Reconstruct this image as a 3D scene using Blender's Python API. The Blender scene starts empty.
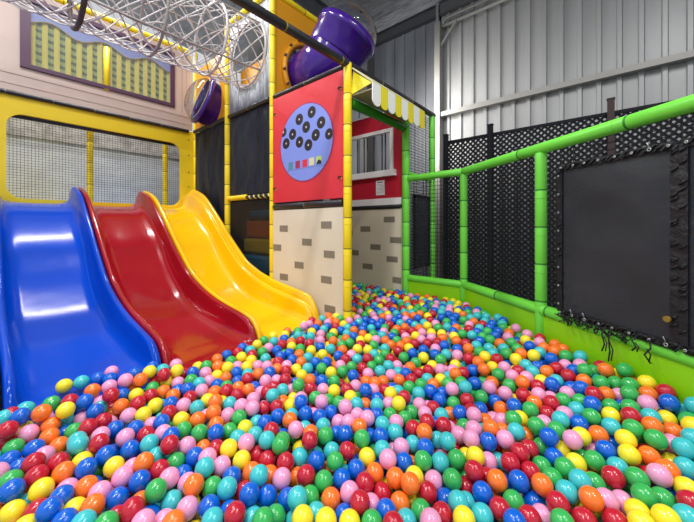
import bpy, math, random
import numpy as np
from mathutils import Vector, Matrix
random.seed(5)
C = bpy.context.scene.collection
sc = bpy.context.scene
PI = math.pi
# ---------------------------------------------------------------- camera, world, lamps, exposure
CZ = 1.40
cd = bpy.data.cameras.new('camera'); cam = bpy.data.objects.new('camera', cd); C.objects.link(cam)
cam.location = (0, 0, CZ)
cam.rotation_euler = (PI/2, 0, math.atan2(.6508, .7593) - PI/2)
cd.sensor_width = 36; cd.lens = 314/694*36; cd.shift_y = -35.5/694; cd.clip_start = .05
sc.camera = cam
sc.view_settings.view_transform = 'Standard'; sc.view_settings.look = 'None'
sc.view_settings.exposure = 0.12; sc.view_settings.gamma = 1; sc.view_settings.use_curve_mapping = False
w = bpy.data.worlds.new('world'); sc.world = w; w.use_nodes = True
w.node_tree.nodes['Background'].inputs[0].default_value = (.93, .97, 1, 1)
w.node_tree.nodes['Background'].inputs[1].default_value = .62
def area(name, loc, size, power, target=(0,0,-1), col=(1,.98,.95), spread=180):
    l = bpy.data.lights.new(name, 'AREA'); l.shape = 'RECTANGLE'; l.size, l.size_y = size; l.energy = power; l.color = col
    l.spread = math.radians(spread)
    o = bpy.data.objects.new(name, l); C.objects.link(o); o.location = loc
    o.rotation_euler = Vector(target).to_track_quat('-Z', 'Y').to_euler()
    return o
LAMPS = [(-.25, 1.2, 5.0), (1.0, 4.72, 5.0), (.2, 3.0, 5.0), (1.5, -.9, 5.0), (-2.2, 1.0, 5.0), (.5, -2.6, 5.0), (1.0, 5.9, 4.8)]  # ceiling battens; the last is a fill added to brighten the tower interior
for i, p in enumerate(LAMPS): area('batten_and_fill_light', p, (1.5, .1), 66).rotation_euler = (0, 0, 0)
area('wall_fill_light', (4.45, 2.9, 3.3), (1.0, 1.6), 34, (.8, -.7, -.12), (1, .96, .88), 130)  # added fill brightening the metal wall beside the pale column; no doorway there

# ---------------------------------------------------------------- materials
def lin(c):
    if isinstance(c, str): c = tuple(int(c[i:i+2], 16)/255 for i in (0, 2, 4))
    return tuple(x/12.92 if x <= .04045 else ((x+.055)/1.055)**2.4 for x in c) + (1,)
def mat(name, col, rough=.5, metal=0, bump=None, var=None, alpha=None, coat=0, spec=.5, trans=0):
    m = bpy.data.materials.new(name); m.use_nodes = True; nt = m.node_tree; n = nt.nodes; L = nt.links
    b = n['Principled BSDF']; b.inputs['Base Color'].default_value = lin(col)
    b.inputs['Roughness'].default_value = rough; b.inputs['Metallic'].default_value = metal
    b.inputs['Coat Weight'].default_value = coat; b.inputs['Coat Roughness'].default_value = .06
    b.inputs['Specular IOR Level'].default_value = spec
    b.inputs['Transmission Weight'].default_value = trans
    if alpha is not None: b.inputs['Alpha'].default_value = alpha
    if bump or var:
        tc = n.new('ShaderNodeTexCoord')
    if bump:   # (scale xyz, strength, distance)
        mp = n.new('ShaderNodeMapping'); mp.inputs['Scale'].default_value = bump[0]
        nz = n.new('ShaderNodeTexNoise'); nz.inputs['Scale'].default_value = 1; nz.inputs['Detail'].default_value = 4
        bp = n.new('ShaderNodeBump'); bp.inputs['Strength'].default_value = bump[1]; bp.inputs['Distance'].default_value = bump[2]
        L.new(tc.outputs['Object'], mp.inputs[0]); L.new(mp.outputs[0], nz.inputs['Vector'])
        L.new(nz.outputs['Fac'], bp.inputs['Height']); L.new(bp.outputs[0], b.inputs['Normal'])
    if var:    # (scale xyz, other colour, amount)
        mp = n.new('ShaderNodeMapping'); mp.inputs['Scale'].default_value = var[0]
        nz = n.new('ShaderNodeTexNoise'); nz.inputs['Scale'].default_value = 1; nz.inputs['Detail'].default_value = 5
        mr = n.new('ShaderNodeMapRange'); mr.inputs[1].default_value = .35; mr.inputs[2].default_value = .65; mr.inputs[4].default_value = var[2]
        mx = n.new('ShaderNodeMix'); mx.data_type = 'RGBA'
        mx.inputs[6].default_value = lin(col); mx.inputs[7].default_value = lin(var[1])
        L.new(tc.outputs['Object'], mp.inputs[0]); L.new(mp.outputs[0], nz.inputs['Vector'])
        L.new(nz.outputs['Fac'], mr.inputs[0]); L.new(mr.outputs[0], mx.inputs[0]); L.new(mx.outputs[2], b.inputs['Base Color'])
    return m
M = dict(
 blue_slide=mat('blue_slide', '0044c0', .17, coat=0, bump=((3,3,3), .12, .02), spec=.3),
 red_slide=mat('red_slide', '9c0a1c', .16, coat=.2, bump=((3,3,3), .12, .02)),
 yellow_slide=mat('yellow_slide', 'f6c000', .2, coat=.4, bump=((3,3,3), .12, .02)),
 yellow_vinyl=mat('yellow_vinyl', 'f5d814', .42, bump=((14,14,14), .2, .01)),
 yellow_panel=mat('yellow_panel', 'e8ca1a', .5, bump=((4,4,4), .25, .02)),
 green_vinyl=mat('green_vinyl', '78e44a', .38, bump=((14,14,14), .2, .01)),
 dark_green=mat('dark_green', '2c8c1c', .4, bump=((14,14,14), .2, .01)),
 lime=mat('lime_vinyl', '92dc0c', .4, bump=((4,4,4), .3, .03)),
 black_vinyl=mat('black_vinyl', '26262c', .38, bump=((12,12,12), .2, .01)),
 seam=mat('seam_dark', '8a7c1c', .6),
 green_seam=mat('green_seam', '2c8428', .6),
 red_vinyl=mat('red_vinyl', 'd9303c', .42, bump=((5,5,5), .35, .02)),
 dark_red=mat('dark_red', 'bc1c34', .45, bump=((5,5,5), .2, .02)),
 stone=mat('stone_vinyl', 'e0d8c2', .6, bump=((4,4,4), .15, .02), var=((3,3,3), 'd6ccb4', .6)),
 brick=mat('brick_print', '7d7668', .7, var=((60,60,60), '8d8574', .8)),
 lilac=mat('lilac_print', '7f92e2', .5),
 lilac_dark=mat('lilac_line', '6d84cf', .5),
 magenta=mat('ellipse_border', '9c3068', .5),
 record=mat('record_black', '1d1a22', .4),
 record_label=mat('record_label', 'd8c8d0', .5),
 white=mat('white_gloss', 'f2f3f3', .4),
 navy=mat('navy_mesh', '131a2c', .5, bump=((9,9,1.6), .9, .06), spec=.3, var=((8,8,1.5), '2a2e3a', .6)),
 smoke=mat('smoked_mesh', '17181c', .6, bump=((9,9,1.6), .6, .05), alpha=.42),
 pad=mat('pad_mesh', '2a2f36', .45, bump=((3,3,6), .4, .03), alpha=.78, var=((2,2,3), '3f434a', .6)),
 hem=mat('pad_hem', '15161c', .5, bump=((20,20,20), .8, .02)),
 cord=mat('black_cord', '17171b', .6),
 clip=mat('clip_steel', 'aab4b0', .35, .5),
 rope=mat('rope_white', 'cfcbcd', .7),
 rope_grey=mat('rope_grey', 'a09a99', .7),
 hoop_dark=mat('hoop_brown', '4a3f40', .6),
 lattice=mat('lattice_black', '1b1d25', .7, spec=.2),
 lattice_red=mat('lattice_maroon', '30191b', .6),
 zinc=mat('zinc_sheet', 'a0a1a3', .42, .25, bump=((5,1.3,.35), .5, .05), var=((2,5,.4), '929496', .6)),
 dark_sheet=mat('grey_sheet', 'a4a7ae', .5, .1, var=((2,3,.6), '82858d', .8)),
 steel=mat('painted_steel', '949391', .45, .2),
 steel_dark=mat('dark_steel', '66666b', .5, .2),
 foil=mat('roof_foil', 'a2a2a6', .45, .2, bump=((7,2.5,7), 1., .12), var=((5,2,5), '7c7c82', .8)),
 floor=mat('concrete', '8a8a88', .8, var=((3,3,3), '7a7a78', .7)),
 pink=mat('pink_cladding', 'cab7b0', .55, var=((3,3,3), 'c0aca5', .5)),
 pink_line=mat('pink_groove', 'b9a19b', .6),
 purple_frame=mat('purple_frame', '4a2848', .5),
 valence_blue=mat('valence_blue', '6e7eba', .5),
 glass=mat('window_film', 'ffffff', .05, alpha=.05, spec=.8),
 purple=mat('purple_plastic', '3c1484', .2, coat=.3),
 dome=mat('clear_dome', 'eef1f8', .03, trans=1),
 orange=mat('orange_panel', 'e09a18', .4, bump=((5,5,5), .2, .02)),
 silver=mat('silver_cloth', 'dde1e8', .4, 0, bump=((30,30,3), 1., .06), var=((22,22,3), '9a9fab', .9)),
 interior=mat('pale_lining', 'c6cad2', .7, var=((3,3,8), 'aeb2ba', .8)),
 interior_dark=mat('brown_lining', '8a8684', .8, var=((9,9,9), 'bcbab8', .8)),
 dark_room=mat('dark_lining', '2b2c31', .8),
 blue_mat=mat('blue_mat', '86a2cc', .5),
 yellow_mat=mat('yellow_mat', 'd9cc7c', .5),
 foam_orange=mat('foam_orange', 'e87030', .5), foam_yellow=mat('foam_yellow', 'e8c830', .5), foam_blue=mat('foam_blue', '2098d0', .5),
 awning_cream=mat('awning_cream', 'd8d2a8', .5), awning_under=mat('awning_board', '9a946a', .6),
 awning_yellow=mat('awning_yellow', 'f0e02a', .45),
 teal=mat('swatch_teal', '4a87a0', .5), crimson=mat('swatch_crimson', 'a02850', .5), cream=mat('swatch_cream', 'd8d0a0', .5), limeswatch=mat('swatch_lime', 'b4d060', .5),
 paper=mat('paper', 'e4e4e6', .6), ink=mat('ink', '77777d', .6), brass=mat('brass', 'b09848', .35, .7),
)
def plaid():
    m = mat('plaid_curtain', 'b8b44c', .7); nt = m.node_tree; n = nt.nodes; L = nt.links; b = n['Principled BSDF']
    tc = n.new('ShaderNodeTexCoord'); sp = n.new('ShaderNodeSeparateXYZ'); L.new(tc.outputs['Object'], sp.inputs[0])
    def st(out, per, duty):
        a = n.new('ShaderNodeMath'); a.operation = 'MULTIPLY'; a.inputs[1].default_value = 1/per
        f = n.new('ShaderNodeMath'); f.operation = 'FRACT'; g = n.new('ShaderNodeMath'); g.operation = 'LESS_THAN'; g.inputs[1].default_value = duty
        L.new(out, a.inputs[0]); L.new(a.outputs[0], f.inputs[0]); L.new(f.outputs[0], g.inputs[0]); return g.outputs[0]
    a = st(sp.outputs['X'], .1, .5); c = st(sp.outputs['Z'], .085, .42)
    m1 = n.new('ShaderNodeMix'); m1.data_type = 'RGBA'; m1.inputs[6].default_value = lin('b4aa44'); m1.inputs[7].default_value = lin('788a52'); L.new(a, m1.inputs[0])
    k = n.new('ShaderNodeMath'); k.operation = 'MULTIPLY'; L.new(a, k.inputs[0]); L.new(c, k.inputs[1])
    m2 = n.new('ShaderNodeMix'); m2.data_type = 'RGBA'; L.new(m1.outputs[2], m2.inputs[6]); m2.inputs[7].default_value = lin('22482e'); L.new(k.outputs[0], m2.inputs[0])
    L.new(m2.outputs[2], b.inputs['Base Color']); return m
M['plaid'] = plaid()

# ---------------------------------------------------------------- mesh helpers
class MB:
    def __init__(s, *mats): s.v = []; s.f = []; s.mi = []; s.sm = []; s.mats = mats or ('white',)
    def add(s, vs, fs, mi=0, smooth=False):
        k = len(s.v); s.v += [tuple(v) for v in vs]
        for f in fs: s.f.append(tuple(k+i for i in f)); s.mi.append(mi); s.sm.append(smooth)
    def box(s, lo, hi, mi=0):
        x0, y0, z0 = lo; x1, y1, z1 = hi
        s.add([(x0,y0,z0),(x1,y0,z0),(x1,y1,z0),(x0,y1,z0),(x0,y0,z1),(x1,y0,z1),(x1,y1,z1),(x0,y1,z1)],
              [(0,3,2,1),(4,5,6,7),(0,1,5,4),(1,2,6,5),(2,3,7,6),(3,0,4,7)], mi)
    def bar(s, a, b, w, h, mi=0, up=(0,0,1)):   # a box along a-b, w wide, h along up
        a, b = Vector(a), Vector(b); d = (b-a).normalized(); u = Vector(up); sd = d.cross(u).normalized()*w/2; u2 = sd.cross(d).normalized()*h/2
        vs = [a-sd-u2, a+sd-u2, a+sd+u2, a-sd+u2, b-sd-u2, b+sd-u2, b+sd+u2, b-sd+u2]
        s.add(vs, [(0,1,2,3),(7,6,5,4),(0,4,5,1),(1,5,6,2),(2,6,7,3),(3,7,4,0)], mi)
    def tube(s, pts, r, n=12, mi=0, caps=True, closed=False, mis=None):
        pts = [Vector(p) for p in pts]; N = len(pts); rs = r if isinstance(r, (list, tuple)) else [r]*N
        ref = None; vs = []
        for i, p in enumerate(pts):
            if closed: d = pts[(i+1) % N]-pts[i-1]
            else: d = pts[min(i+1, N-1)]-pts[max(i-1, 0)]
            if d.length < 1e-9: d = Vector((0,0,1))
            d.normalize()
            if ref is None: ref = Vector((0,0,1)) if abs(d.z) < .9 else Vector((1,0,0))
            a = (ref - d*ref.dot(d)).normalized(); b = d.cross(a); ref = a
            for k in range(n):
                t = 2*PI*k/n; vs.append(p + (a*math.cos(t)+b*math.sin(t))*rs[i])
        k0 = len(s.v); s.v += [tuple(v) for v in vs]
        for i in range(N if closed else N-1):
            j = (i+1) % N
            for k in range(n):
                s.f.append((k0+i*n+k, k0+i*n+(k+1) % n, k0+j*n+(k+1) % n, k0+j*n+k)); s.mi.append(mis[i] if mis else mi); s.sm.append(n > 4)
        if caps and not closed:
            s.f.append(tuple(k0+k for k in range(n))[::-1]); s.mi.append(mi); s.sm.append(False)
            s.f.append(tuple(k0+(N-1)*n+k for k in range(n))); s.mi.append(mi); s.sm.append(False)
    def padded(s, a, b, r, seam=.26, n=16, mi=0, si=1, ties=True):   # foam sleeve with stitched seams and cable ties
        a, b = Vector(a), Vector(b); Lh = (b-a).length; d = (b-a)/Lh; ps = []; rs = []; mis = []
        k = max(1, round(Lh/seam)); st = Lh/k
        def put(t, rr, m): ps.append(a+d*t); rs.append(rr); mis.append(m)
        put(0, r*.9, mi)
        for i in range(k):
            t = i*st; put(t+.008, r, mi); put(t+st-.008, r, mi if i == k-1 else si)
            if i < k-1: put(t+st-.003, r*.94, si); put(t+st+.003, r*.94, mi)
        put(Lh, r*.9, mi)
        s.tube(ps, rs, n, mi, True, mis=mis)
        if ties:
            for i in range(1, k): 
                q = a+d*(i*st-.06); s.tube([q-d*.003, q+d*.003], r*1.03, n, mi)
    def poly(s, pts, nrm, th, mi=0):  # flat convex/concave outline extruded along nrm
        n = len(pts); P = [Vector(p) for p in pts]; q = Vector(nrm).normalized()*th
        s.add([*P, *[p+q for p in P]], [tuple(range(n))[::-1], tuple(range(n, 2*n))] + [(i, (i+1) % n, n+(i+1) % n, n+i) for i in range(n)], mi)
    def build(s, name, parent=None, label=None, bevel=0):
        me = bpy.data.meshes.new(name); me.from_pydata(s.v, [], s.f)
        for m in s.mats: me.materials.append(M[m])
        me.polygons.foreach_set('material_index', s.mi); me.polygons.foreach_set('use_smooth', s.sm); me.update()
        o = bpy.data.objects.new(name, me); C.objects.link(o)
        if bevel:
            md = o.modifiers.new('bevel', 'BEVEL'); md.width = bevel; md.segments = 2; md.limit_method = 'ANGLE'
        if parent is not None:
            o.parent = parent; o.matrix_parent_inverse = Matrix.Translation(-parent.location)
        if label: o['label'] = label
        return o
def tag(o, label, cat, group=None, kind=None):
    if label: o['label'] = label
    if cat: o['category'] = cat
    if group: o['group'] = group
    if kind: o['kind'] = kind
    return o
def thing(name, loc, label, cat, group=None):
    o = bpy.data.objects.new(name, None); C.objects.link(o); o.location = loc; o.empty_display_size = .1
    return tag(o, label, cat, group)
def struct(o, label=None): o['kind'] = 'structure'; o['label'] = label or o.name; o['category'] = 'structure'; return o
def ring_hole(mb, to3, w0, w1, h0, h1, hole, th_vec, mi=0):
    """flat sheet w0..w1 x h0..h1 with a hole given by a list of (w,h) points, with thickness"""
    n = len(hole); cw = sum(p[0] for p in hole)/n; ch = sum(p[1] for p in hole)/n
    def outer(p):
        dx, dy = p[0]-cw, p[1]-ch; t = 1e9
        if dx > 1e-9: t = min(t, (w1-cw)/dx)
        if dx < -1e-9: t = min(t, (w0-cw)/dx)
        if dy > 1e-9: t = min(t, (h1-ch)/dy)
        if dy < -1e-9: t = min(t, (h0-ch)/dy)
        return (cw+dx*t, ch+dy*t)
    # add exact corner directions
    pts = list(hole)
    corners = [(w0,h0),(w1,h0),(w1,h1),(w0,h1)]
    ang = lambda p: math.atan2(p[1]-ch, p[0]-cw)
    allp = [(ang(p), p, outer(p)) for p in pts]
    for c in corners:
        a = ang(c)
        srt = sorted(allp, key=lambda q: q[0]); prev = max([q for q in srt if q[0] <= a], default=srt[-1], key=lambda q: q[0]); nxt = min([q for q in srt if q[0] > a], default=srt[0], key=lambda q: q[0])
        p = prev[1]; q = nxt[1]
        da = (a-prev[0]) % (2*PI); db = (nxt[0]-prev[0]) % (2*PI) or 1; f = da/db
        allp.append((a, (p[0]+(q[0]-p[0])*f, p[1]+(q[1]-p[1])*f), c))
    allp.sort(key=lambda q: q[0]); k = len(allp); T = Vector(th_vec)
    vs = [Vector(to3(*q[1])) for q in allp] + [Vector(to3(*q[2])) for q in allp]; vs += [v+T for v in vs]
    fs = []
    for i in range(k):
        j = (i+1) % k
        fs += [(i, j, k+j, k+i), (2*k+i, 3*k+i, 3*k+j, 2*k+j), (i, 2*k+i, 2*k+j, j), (k+i, k+j, 3*k+j, 3*k+i)]
    mb.add(vs, fs, mi)
def rrect(w0, w1, h0, h1, r, n=6):
    out = []
    for cx, cy, a0 in ((w1-r, h1-r, 0), (w0+r, h1-r, 90), (w0+r, h0+r, 180), (w1-r, h0+r, 270)):
        for i in range(n+1):
            a = math.radians(a0+90*i/n); out.append((cx+r*math.cos(a), cy+r*math.sin(a)))
    return out
def net(mb, o, u, v, nu, nv, r, mi=0):     # square cord net, knots included
    o, u, v = Vector(o), Vector(u), Vector(v)
    for i in range(nu+1): mb.tube([o+u*(i/nu), o+u*(i/nu)+v], r, 4, mi, False)
    for j in range(nv+1): mb.tube([o+v*(j/nv), o+v*(j/nv)+u], r, 4, mi, False)
# plain numbers: x, y, z in mm, colour, colours of the left, right, rear and front neighbours, column and row of the pit
NEAR = [
2089,41,658,4,2,2,7,2,4,0,2110,-33,672,2,4,3,7,2,4,0,2057,125,642,2,0,2,1,4,4,0,668,1922,565,5,3,3,7,3,1,0,2028,193,602,5,1,4,6,6,4,0,565,1959,563,4,6,2,7,3,1,0,504,1991,573,6,0,0,7,0,0,0,1864,376,572,4,6,5,5,5,3,0,348,2152,569,1,3,4,7,0,0,0,2041,-110,660,3,2,5,7,4,4,0,1995,56,623,2,4,2,4,4,4,0,1916,251,583,0,3,1,4,5,3,0,
2010,-51,641,2,2,3,2,2,4,0,281,2168,570,3,7,1,7,5,0,0,1773,516,533,6,0,6,4,0,3,0,1684,612,536,1,6,0,5,5,3,0,1927,130,597,0,6,5,4,2,4,0,1639,665,526,6,0,1,2,2,3,0,1343,1021,517,0,6,6,4,4,2,0,369,2019,560,4,1,6,0,0,0,0,2001,-170,653,5,4,1,7,0,4,0,1782,440,524,6,4,5,2,0,3,0,1941,-47,627,2,6,4,2,2,4,0,1879,80,606,5,0,4,2,0,4,0,
1933,36,598,4,5,6,2,2,4,0,1967,-111,636,4,2,5,3,6,4,0,420,1901,559,5,4,0,6,5,0,0,1794,358,538,5,2,4,4,2,3,0,1703,536,502,2,5,0,0,0,3,0,1834,195,553,2,5,1,6,6,4,0,324,1924,559,0,5,1,4,6,0,0,1136,1145,497,6,2,2,6,0,2,0,1053,1209,508,0,3,2,5,0,2,0,1933,-174,636,0,6,1,5,3,4,0,1777,235,551,5,6,2,0,5,3,0,512,1815,510,5,4,5,3,3,0,0,
1365,828,507,3,6,2,2,2,2,0,1899,-104,621,6,2,0,4,1,4,0,216,2019,560,2,1,3,3,4,0,0,1811,82,587,0,2,4,5,2,4,0,569,1752,499,3,3,0,5,0,1,0,661,1643,500,6,0,1,5,3,1,0,1683,375,525,0,4,2,6,2,3,0,450,1855,509,4,1,5,0,6,0,0,1174,1018,503,6,2,1,3,6,2,0,1867,19,574,2,0,2,4,3,4,0,703,1588,491,1,6,3,5,4,1,0,1866,-48,596,2,2,6,2,5,4,0,
870,1358,502,6,6,5,6,1,1,0,1682,306,534,2,0,5,4,2,3,0,1791,138,549,1,6,2,2,0,4,0,252,1901,560,3,2,6,5,1,0,0,351,1865,522,0,6,1,4,5,0,0,727,1468,503,4,1,6,4,4,1,0,1514,576,491,0,4,6,2,2,3,0,176,1937,568,4,1,3,7,4,0,0,591,1639,495,5,3,3,0,0,1,0,1029,1148,484,0,3,0,0,6,2,0,505,1710,498,3,6,3,5,6,1,0,1511,508,508,6,0,4,5,6,3,0,
783,1436,475,6,4,2,1,2,1,0,1797,17,567,3,2,5,2,1,4,0,458,1762,494,6,5,3,4,0,0,0,1796,-48,592,5,3,1,2,2,4,0,932,1239,479,0,0,4,5,5,1,0,112,1965,569,0,1,4,1,6,0,0,1747,82,559,2,0,3,0,4,4,0,1835,-111,593,1,5,3,6,4,4,0,804,1369,481,2,6,6,6,3,1,0,1184,888,494,6,6,0,4,0,2,0,1896,-162,578,3,1,1,0,4,4,0,1562,352,527,2,6,3,0,1,3,0,
1666,186,543,1,5,0,6,2,4,0,615,1560,483,3,5,4,6,2,1,0,664,1493,486,4,3,4,1,2,1,0,946,1165,484,4,0,0,3,6,2,0,368,1803,494,5,5,0,1,6,0,0,1337,661,496,5,5,1,6,4,3,0,542,1589,493,0,6,3,5,6,1,0,1694,122,538,0,6,2,1,3,4,0,1214,824,477,1,6,6,0,0,2,0,1372,597,490,5,5,6,1,1,3,0,203,1908,510,4,6,1,4,4,0,0,1577,264,527,2,3,6,2,2,3,0,
1765,-111,590,4,2,3,1,2,4,0,1831,-231,607,3,4,7,2,1,4,0,1115,882,490,4,6,0,6,2,2,0,1729,15,552,1,4,2,3,0,4,0,309,1768,510,5,2,6,6,5,0,0,1288,705,472,5,6,4,2,1,2,0,1463,419,506,4,6,6,4,0,3,0,1729,-53,573,2,1,4,5,3,4,0,453,1643,486,0,0,5,6,0,0,0,395,1720,480,0,5,0,4,0,0,0,1427,482,494,6,2,4,6,6,3,0,924,1097,480,6,0,4,4,3,2,0,
71,1895,561,5,7,6,1,5,0,1,596,1483,476,2,0,2,3,6,1,1,1598,193,526,2,6,6,1,3,4,1,742,1347,457,2,0,3,6,3,1,1,1829,-176,563,4,2,2,3,6,4,1,1499,327,513,1,6,4,2,5,3,1,1270,640,491,4,5,1,5,0,3,1,1211,753,472,1,1,5,6,6,2,1,677,1343,484,0,2,2,4,5,1,1,635,1411,475,2,2,0,4,4,1,1,133,1906,512,6,5,4,0,0,0,1,1054,914,475,0,0,4,6,5,2,1,
1382,531,470,6,1,6,2,2,3,1,1671,56,530,4,3,1,2,0,4,1,473,1570,479,5,0,6,6,1,1,1,795,1220,467,1,3,1,1,5,1,1,993,976,471,2,4,0,1,1,2,1,1626,110,523,3,6,4,0,6,4,1,1153,792,466,0,0,1,1,1,2,1,191,1840,496,4,6,0,4,6,0,1,1531,211,525,0,5,6,6,2,3,1,403,1595,493,6,6,5,6,0,0,1,1764,-223,590,1,4,7,3,1,4,1,1068,831,483,2,0,0,4,3,2,1,
1358,469,493,6,6,0,6,3,3,1,1435,354,502,6,0,1,6,1,3,1,1697,-116,574,2,2,6,4,4,4,1,1667,-29,551,3,0,4,2,3,4,1,1561,134,532,6,2,3,0,3,4,1,794,1130,485,1,1,2,5,5,1,1,915,994,482,5,6,2,4,1,2,1,1287,543,486,1,1,6,5,2,3,1,1395,410,488,0,6,6,4,6,3,1,733,1190,479,6,1,1,3,3,1,1,318,1618,503,5,1,6,6,0,0,1,462,1492,482,1,0,6,5,1,1,1,
1230,674,444,1,6,0,5,2,2,1,505,1391,501,5,1,6,0,2,1,1,256,1650,515,1,4,5,1,3,0,1,812,1062,486,2,1,3,2,5,2,1,570,1383,465,6,5,4,2,0,1,1,213,1775,475,4,6,1,0,5,0,1,1164,694,457,6,1,1,1,0,2,1,1212,607,470,0,1,1,4,2,3,1,1704,-192,571,1,6,7,4,3,4,1,672,1224,472,3,5,6,2,6,1,1,86,1858,495,2,7,0,5,0,0,1,1473,272,478,5,5,2,4,2,3,1,
141,1792,494,0,2,6,6,5,0,1,1100,747,457,1,3,6,0,6,2,1,402,1528,472,0,0,1,6,6,0,1,1608,31,512,0,6,3,0,1,4,1,998,854,457,5,1,3,0,0,2,1,970,916,442,1,0,5,2,2,2,1,1406,292,490,5,1,5,4,5,3,1,1601,-38,531,3,0,4,3,2,4,1,764,1156,426,5,3,5,1,4,1,1,326,1553,479,0,0,0,5,3,0,1,164,1726,484,6,0,5,4,5,0,1,1285,426,479,3,2,6,6,5,3,1,
1655,-96,522,4,3,4,2,6,4,1,571,1311,452,0,2,6,6,0,1,1,1038,781,444,3,5,1,2,4,2,1,861,998,438,1,5,0,3,5,2,1,1490,187,474,0,2,3,0,2,3,1,593,1246,467,6,0,6,4,1,1,1,1250,489,457,2,1,3,1,2,3,1,1059,692,467,6,3,0,1,4,2,1,765,1087,437,5,5,5,1,4,1,1,685,1146,454,3,6,5,6,0,1,1,1147,584,464,2,0,1,0,3,3,1,885,922,447,0,1,1,5,5,2,1,
1540,64,493,2,3,1,6,2,4,1,71,1790,486,0,7,0,2,2,0,1,928,858,451,2,0,0,1,0,2,1,1336,392,445,6,3,1,0,5,3,1,260,1597,469,3,4,2,1,0,0,1,1197,535,453,1,2,2,1,6,3,1,512,1349,445,2,5,0,5,0,1,1,793,1003,454,5,5,1,2,6,2,1,1111,650,445,0,6,2,6,3,2,1,1339,312,478,5,1,5,6,0,3,1,409,1382,486,4,6,1,1,0,1,1,194,1631,487,5,6,3,4,4,0,1,
130,1668,504,5,0,6,0,5,0,1,1497,118,481,3,2,2,6,1,4,1,619,1183,451,6,6,3,5,1,1,1,338,1486,460,3,2,6,0,6,0,1,1431,221,456,2,5,0,2,4,3,1,1551,-5,494,1,2,2,0,5,4,1,555,1189,478,1,0,6,6,4,1,1,1434,146,486,2,2,3,3,1,4,1,1649,-191,528,1,3,7,1,3,4,1,261,1526,479,0,4,2,3,4,0,1,968,782,435,0,0,4,5,5,2,1,447,1329,462,5,4,2,1,2,1,1,
1601,-140,523,4,6,1,3,2,4,1,1218,409,470,5,2,5,3,5,3,1,1360,247,463,5,0,2,5,0,3,1,687,1078,439,4,0,1,5,5,1,1,201,1562,481,4,5,3,5,6,0,1,1008,720,428,4,0,4,3,5,2,1,1537,-114,531,6,2,4,4,2,4,2,809,899,446,5,4,2,0,2,2,2,677,1013,466,1,4,4,5,0,1,2,132,1600,489,5,0,5,5,3,0,2,342,1388,468,6,2,0,3,0,0,2,1479,8,496,5,2,2,1,2,4,2,
624,1114,439,0,2,4,3,1,1,2,1024,636,442,4,4,4,0,4,2,2,740,958,445,6,4,4,5,0,2,2,455,1259,462,6,0,0,2,1,1,2,1505,-56,508,2,1,6,3,2,4,2,1376,179,465,2,4,1,0,5,3,2,900,797,429,0,2,0,2,6,2,2,1154,468,446,2,6,5,2,0,3,2,1232,331,466,4,5,0,1,2,3,2,1127,530,424,6,3,2,1,5,3,2,1385,97,494,1,2,2,3,4,4,2,844,839,434,2,5,0,0,4,2,2,
378,1320,467,0,6,2,6,4,1,2,1285,271,462,0,4,5,5,2,3,2,69,1638,489,2,6,5,0,0,0,2,938,716,434,5,6,5,0,5,2,2,1018,569,461,4,4,5,3,3,2,2,1439,60,470,2,1,5,2,4,4,2,1308,201,472,4,0,2,2,0,3,2,497,1150,469,4,6,2,1,6,1,2,247,1446,460,4,6,6,0,4,0,2,1200,432,407,5,2,0,5,1,3,2,556,1130,434,2,4,1,1,0,1,2,578,1064,453,1,2,5,0,0,1,2,
1545,-181,514,3,2,7,1,5,4,2,139,1530,474,3,0,0,5,5,0,2,398,1220,475,2,0,1,5,0,1,2,69,1568,494,0,7,5,2,3,0,2,1327,130,473,1,4,4,2,5,4,2,871,734,432,6,4,5,0,0,2,2,1058,521,429,5,3,0,6,2,3,2,1172,364,441,0,5,2,5,1,3,2,273,1381,458,6,4,0,2,4,0,2,974,664,401,5,5,4,4,0,2,2,616,980,454,0,5,0,1,5,1,2,1437,-71,500,2,6,2,2,3,4,2,
674,958,421,0,0,0,4,2,1,2,776,843,417,2,1,4,5,1,2,2,179,1437,473,0,3,4,6,0,0,2,716,841,453,1,0,2,4,3,2,2,1319,63,493,4,1,6,2,5,4,2,310,1321,446,0,6,5,6,5,0,2,817,777,419,4,2,6,2,0,2,2,719,899,414,0,0,1,6,2,2,2,1485,-119,483,2,2,3,6,3,4,2,1098,470,405,0,5,1,2,5,3,2,1374,25,472,6,4,6,2,5,4,2,1211,272,435,2,5,0,0,0,3,2,
1289,225,409,0,2,5,4,5,3,2,1075,415,442,1,0,1,5,3,3,2,849,669,448,5,4,6,5,3,2,2,438,1189,425,1,2,6,6,4,1,2,1427,-17,454,6,6,3,2,5,4,2,1475,-182,514,5,2,7,3,1,4,2,969,583,413,4,0,3,4,1,2,2,1259,148,468,5,0,5,1,2,4,2,242,1319,468,4,3,0,6,1,0,2,510,1060,434,0,6,0,2,1,1,2,455,1102,442,6,1,0,4,7,1,2,1147,299,437,5,1,2,4,7,3,2,
323,1202,470,5,5,0,0,7,0,2,143,1379,488,0,5,0,3,7,0,2,204,1376,448,3,0,4,6,1,0,2,990,512,414,2,1,5,5,7,3,2,900,596,426,0,6,4,5,5,2,2,122,1468,447,5,3,0,3,3,0,2,1372,-53,480,3,6,2,2,3,4,2,67,1510,454,3,7,5,0,7,0,2,1016,447,423,5,6,1,0,7,3,2,544,951,451,5,0,1,5,7,1,2,1089,339,432,1,3,5,0,7,3,2,1230,189,420,6,5,2,0,7,3,2,
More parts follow.
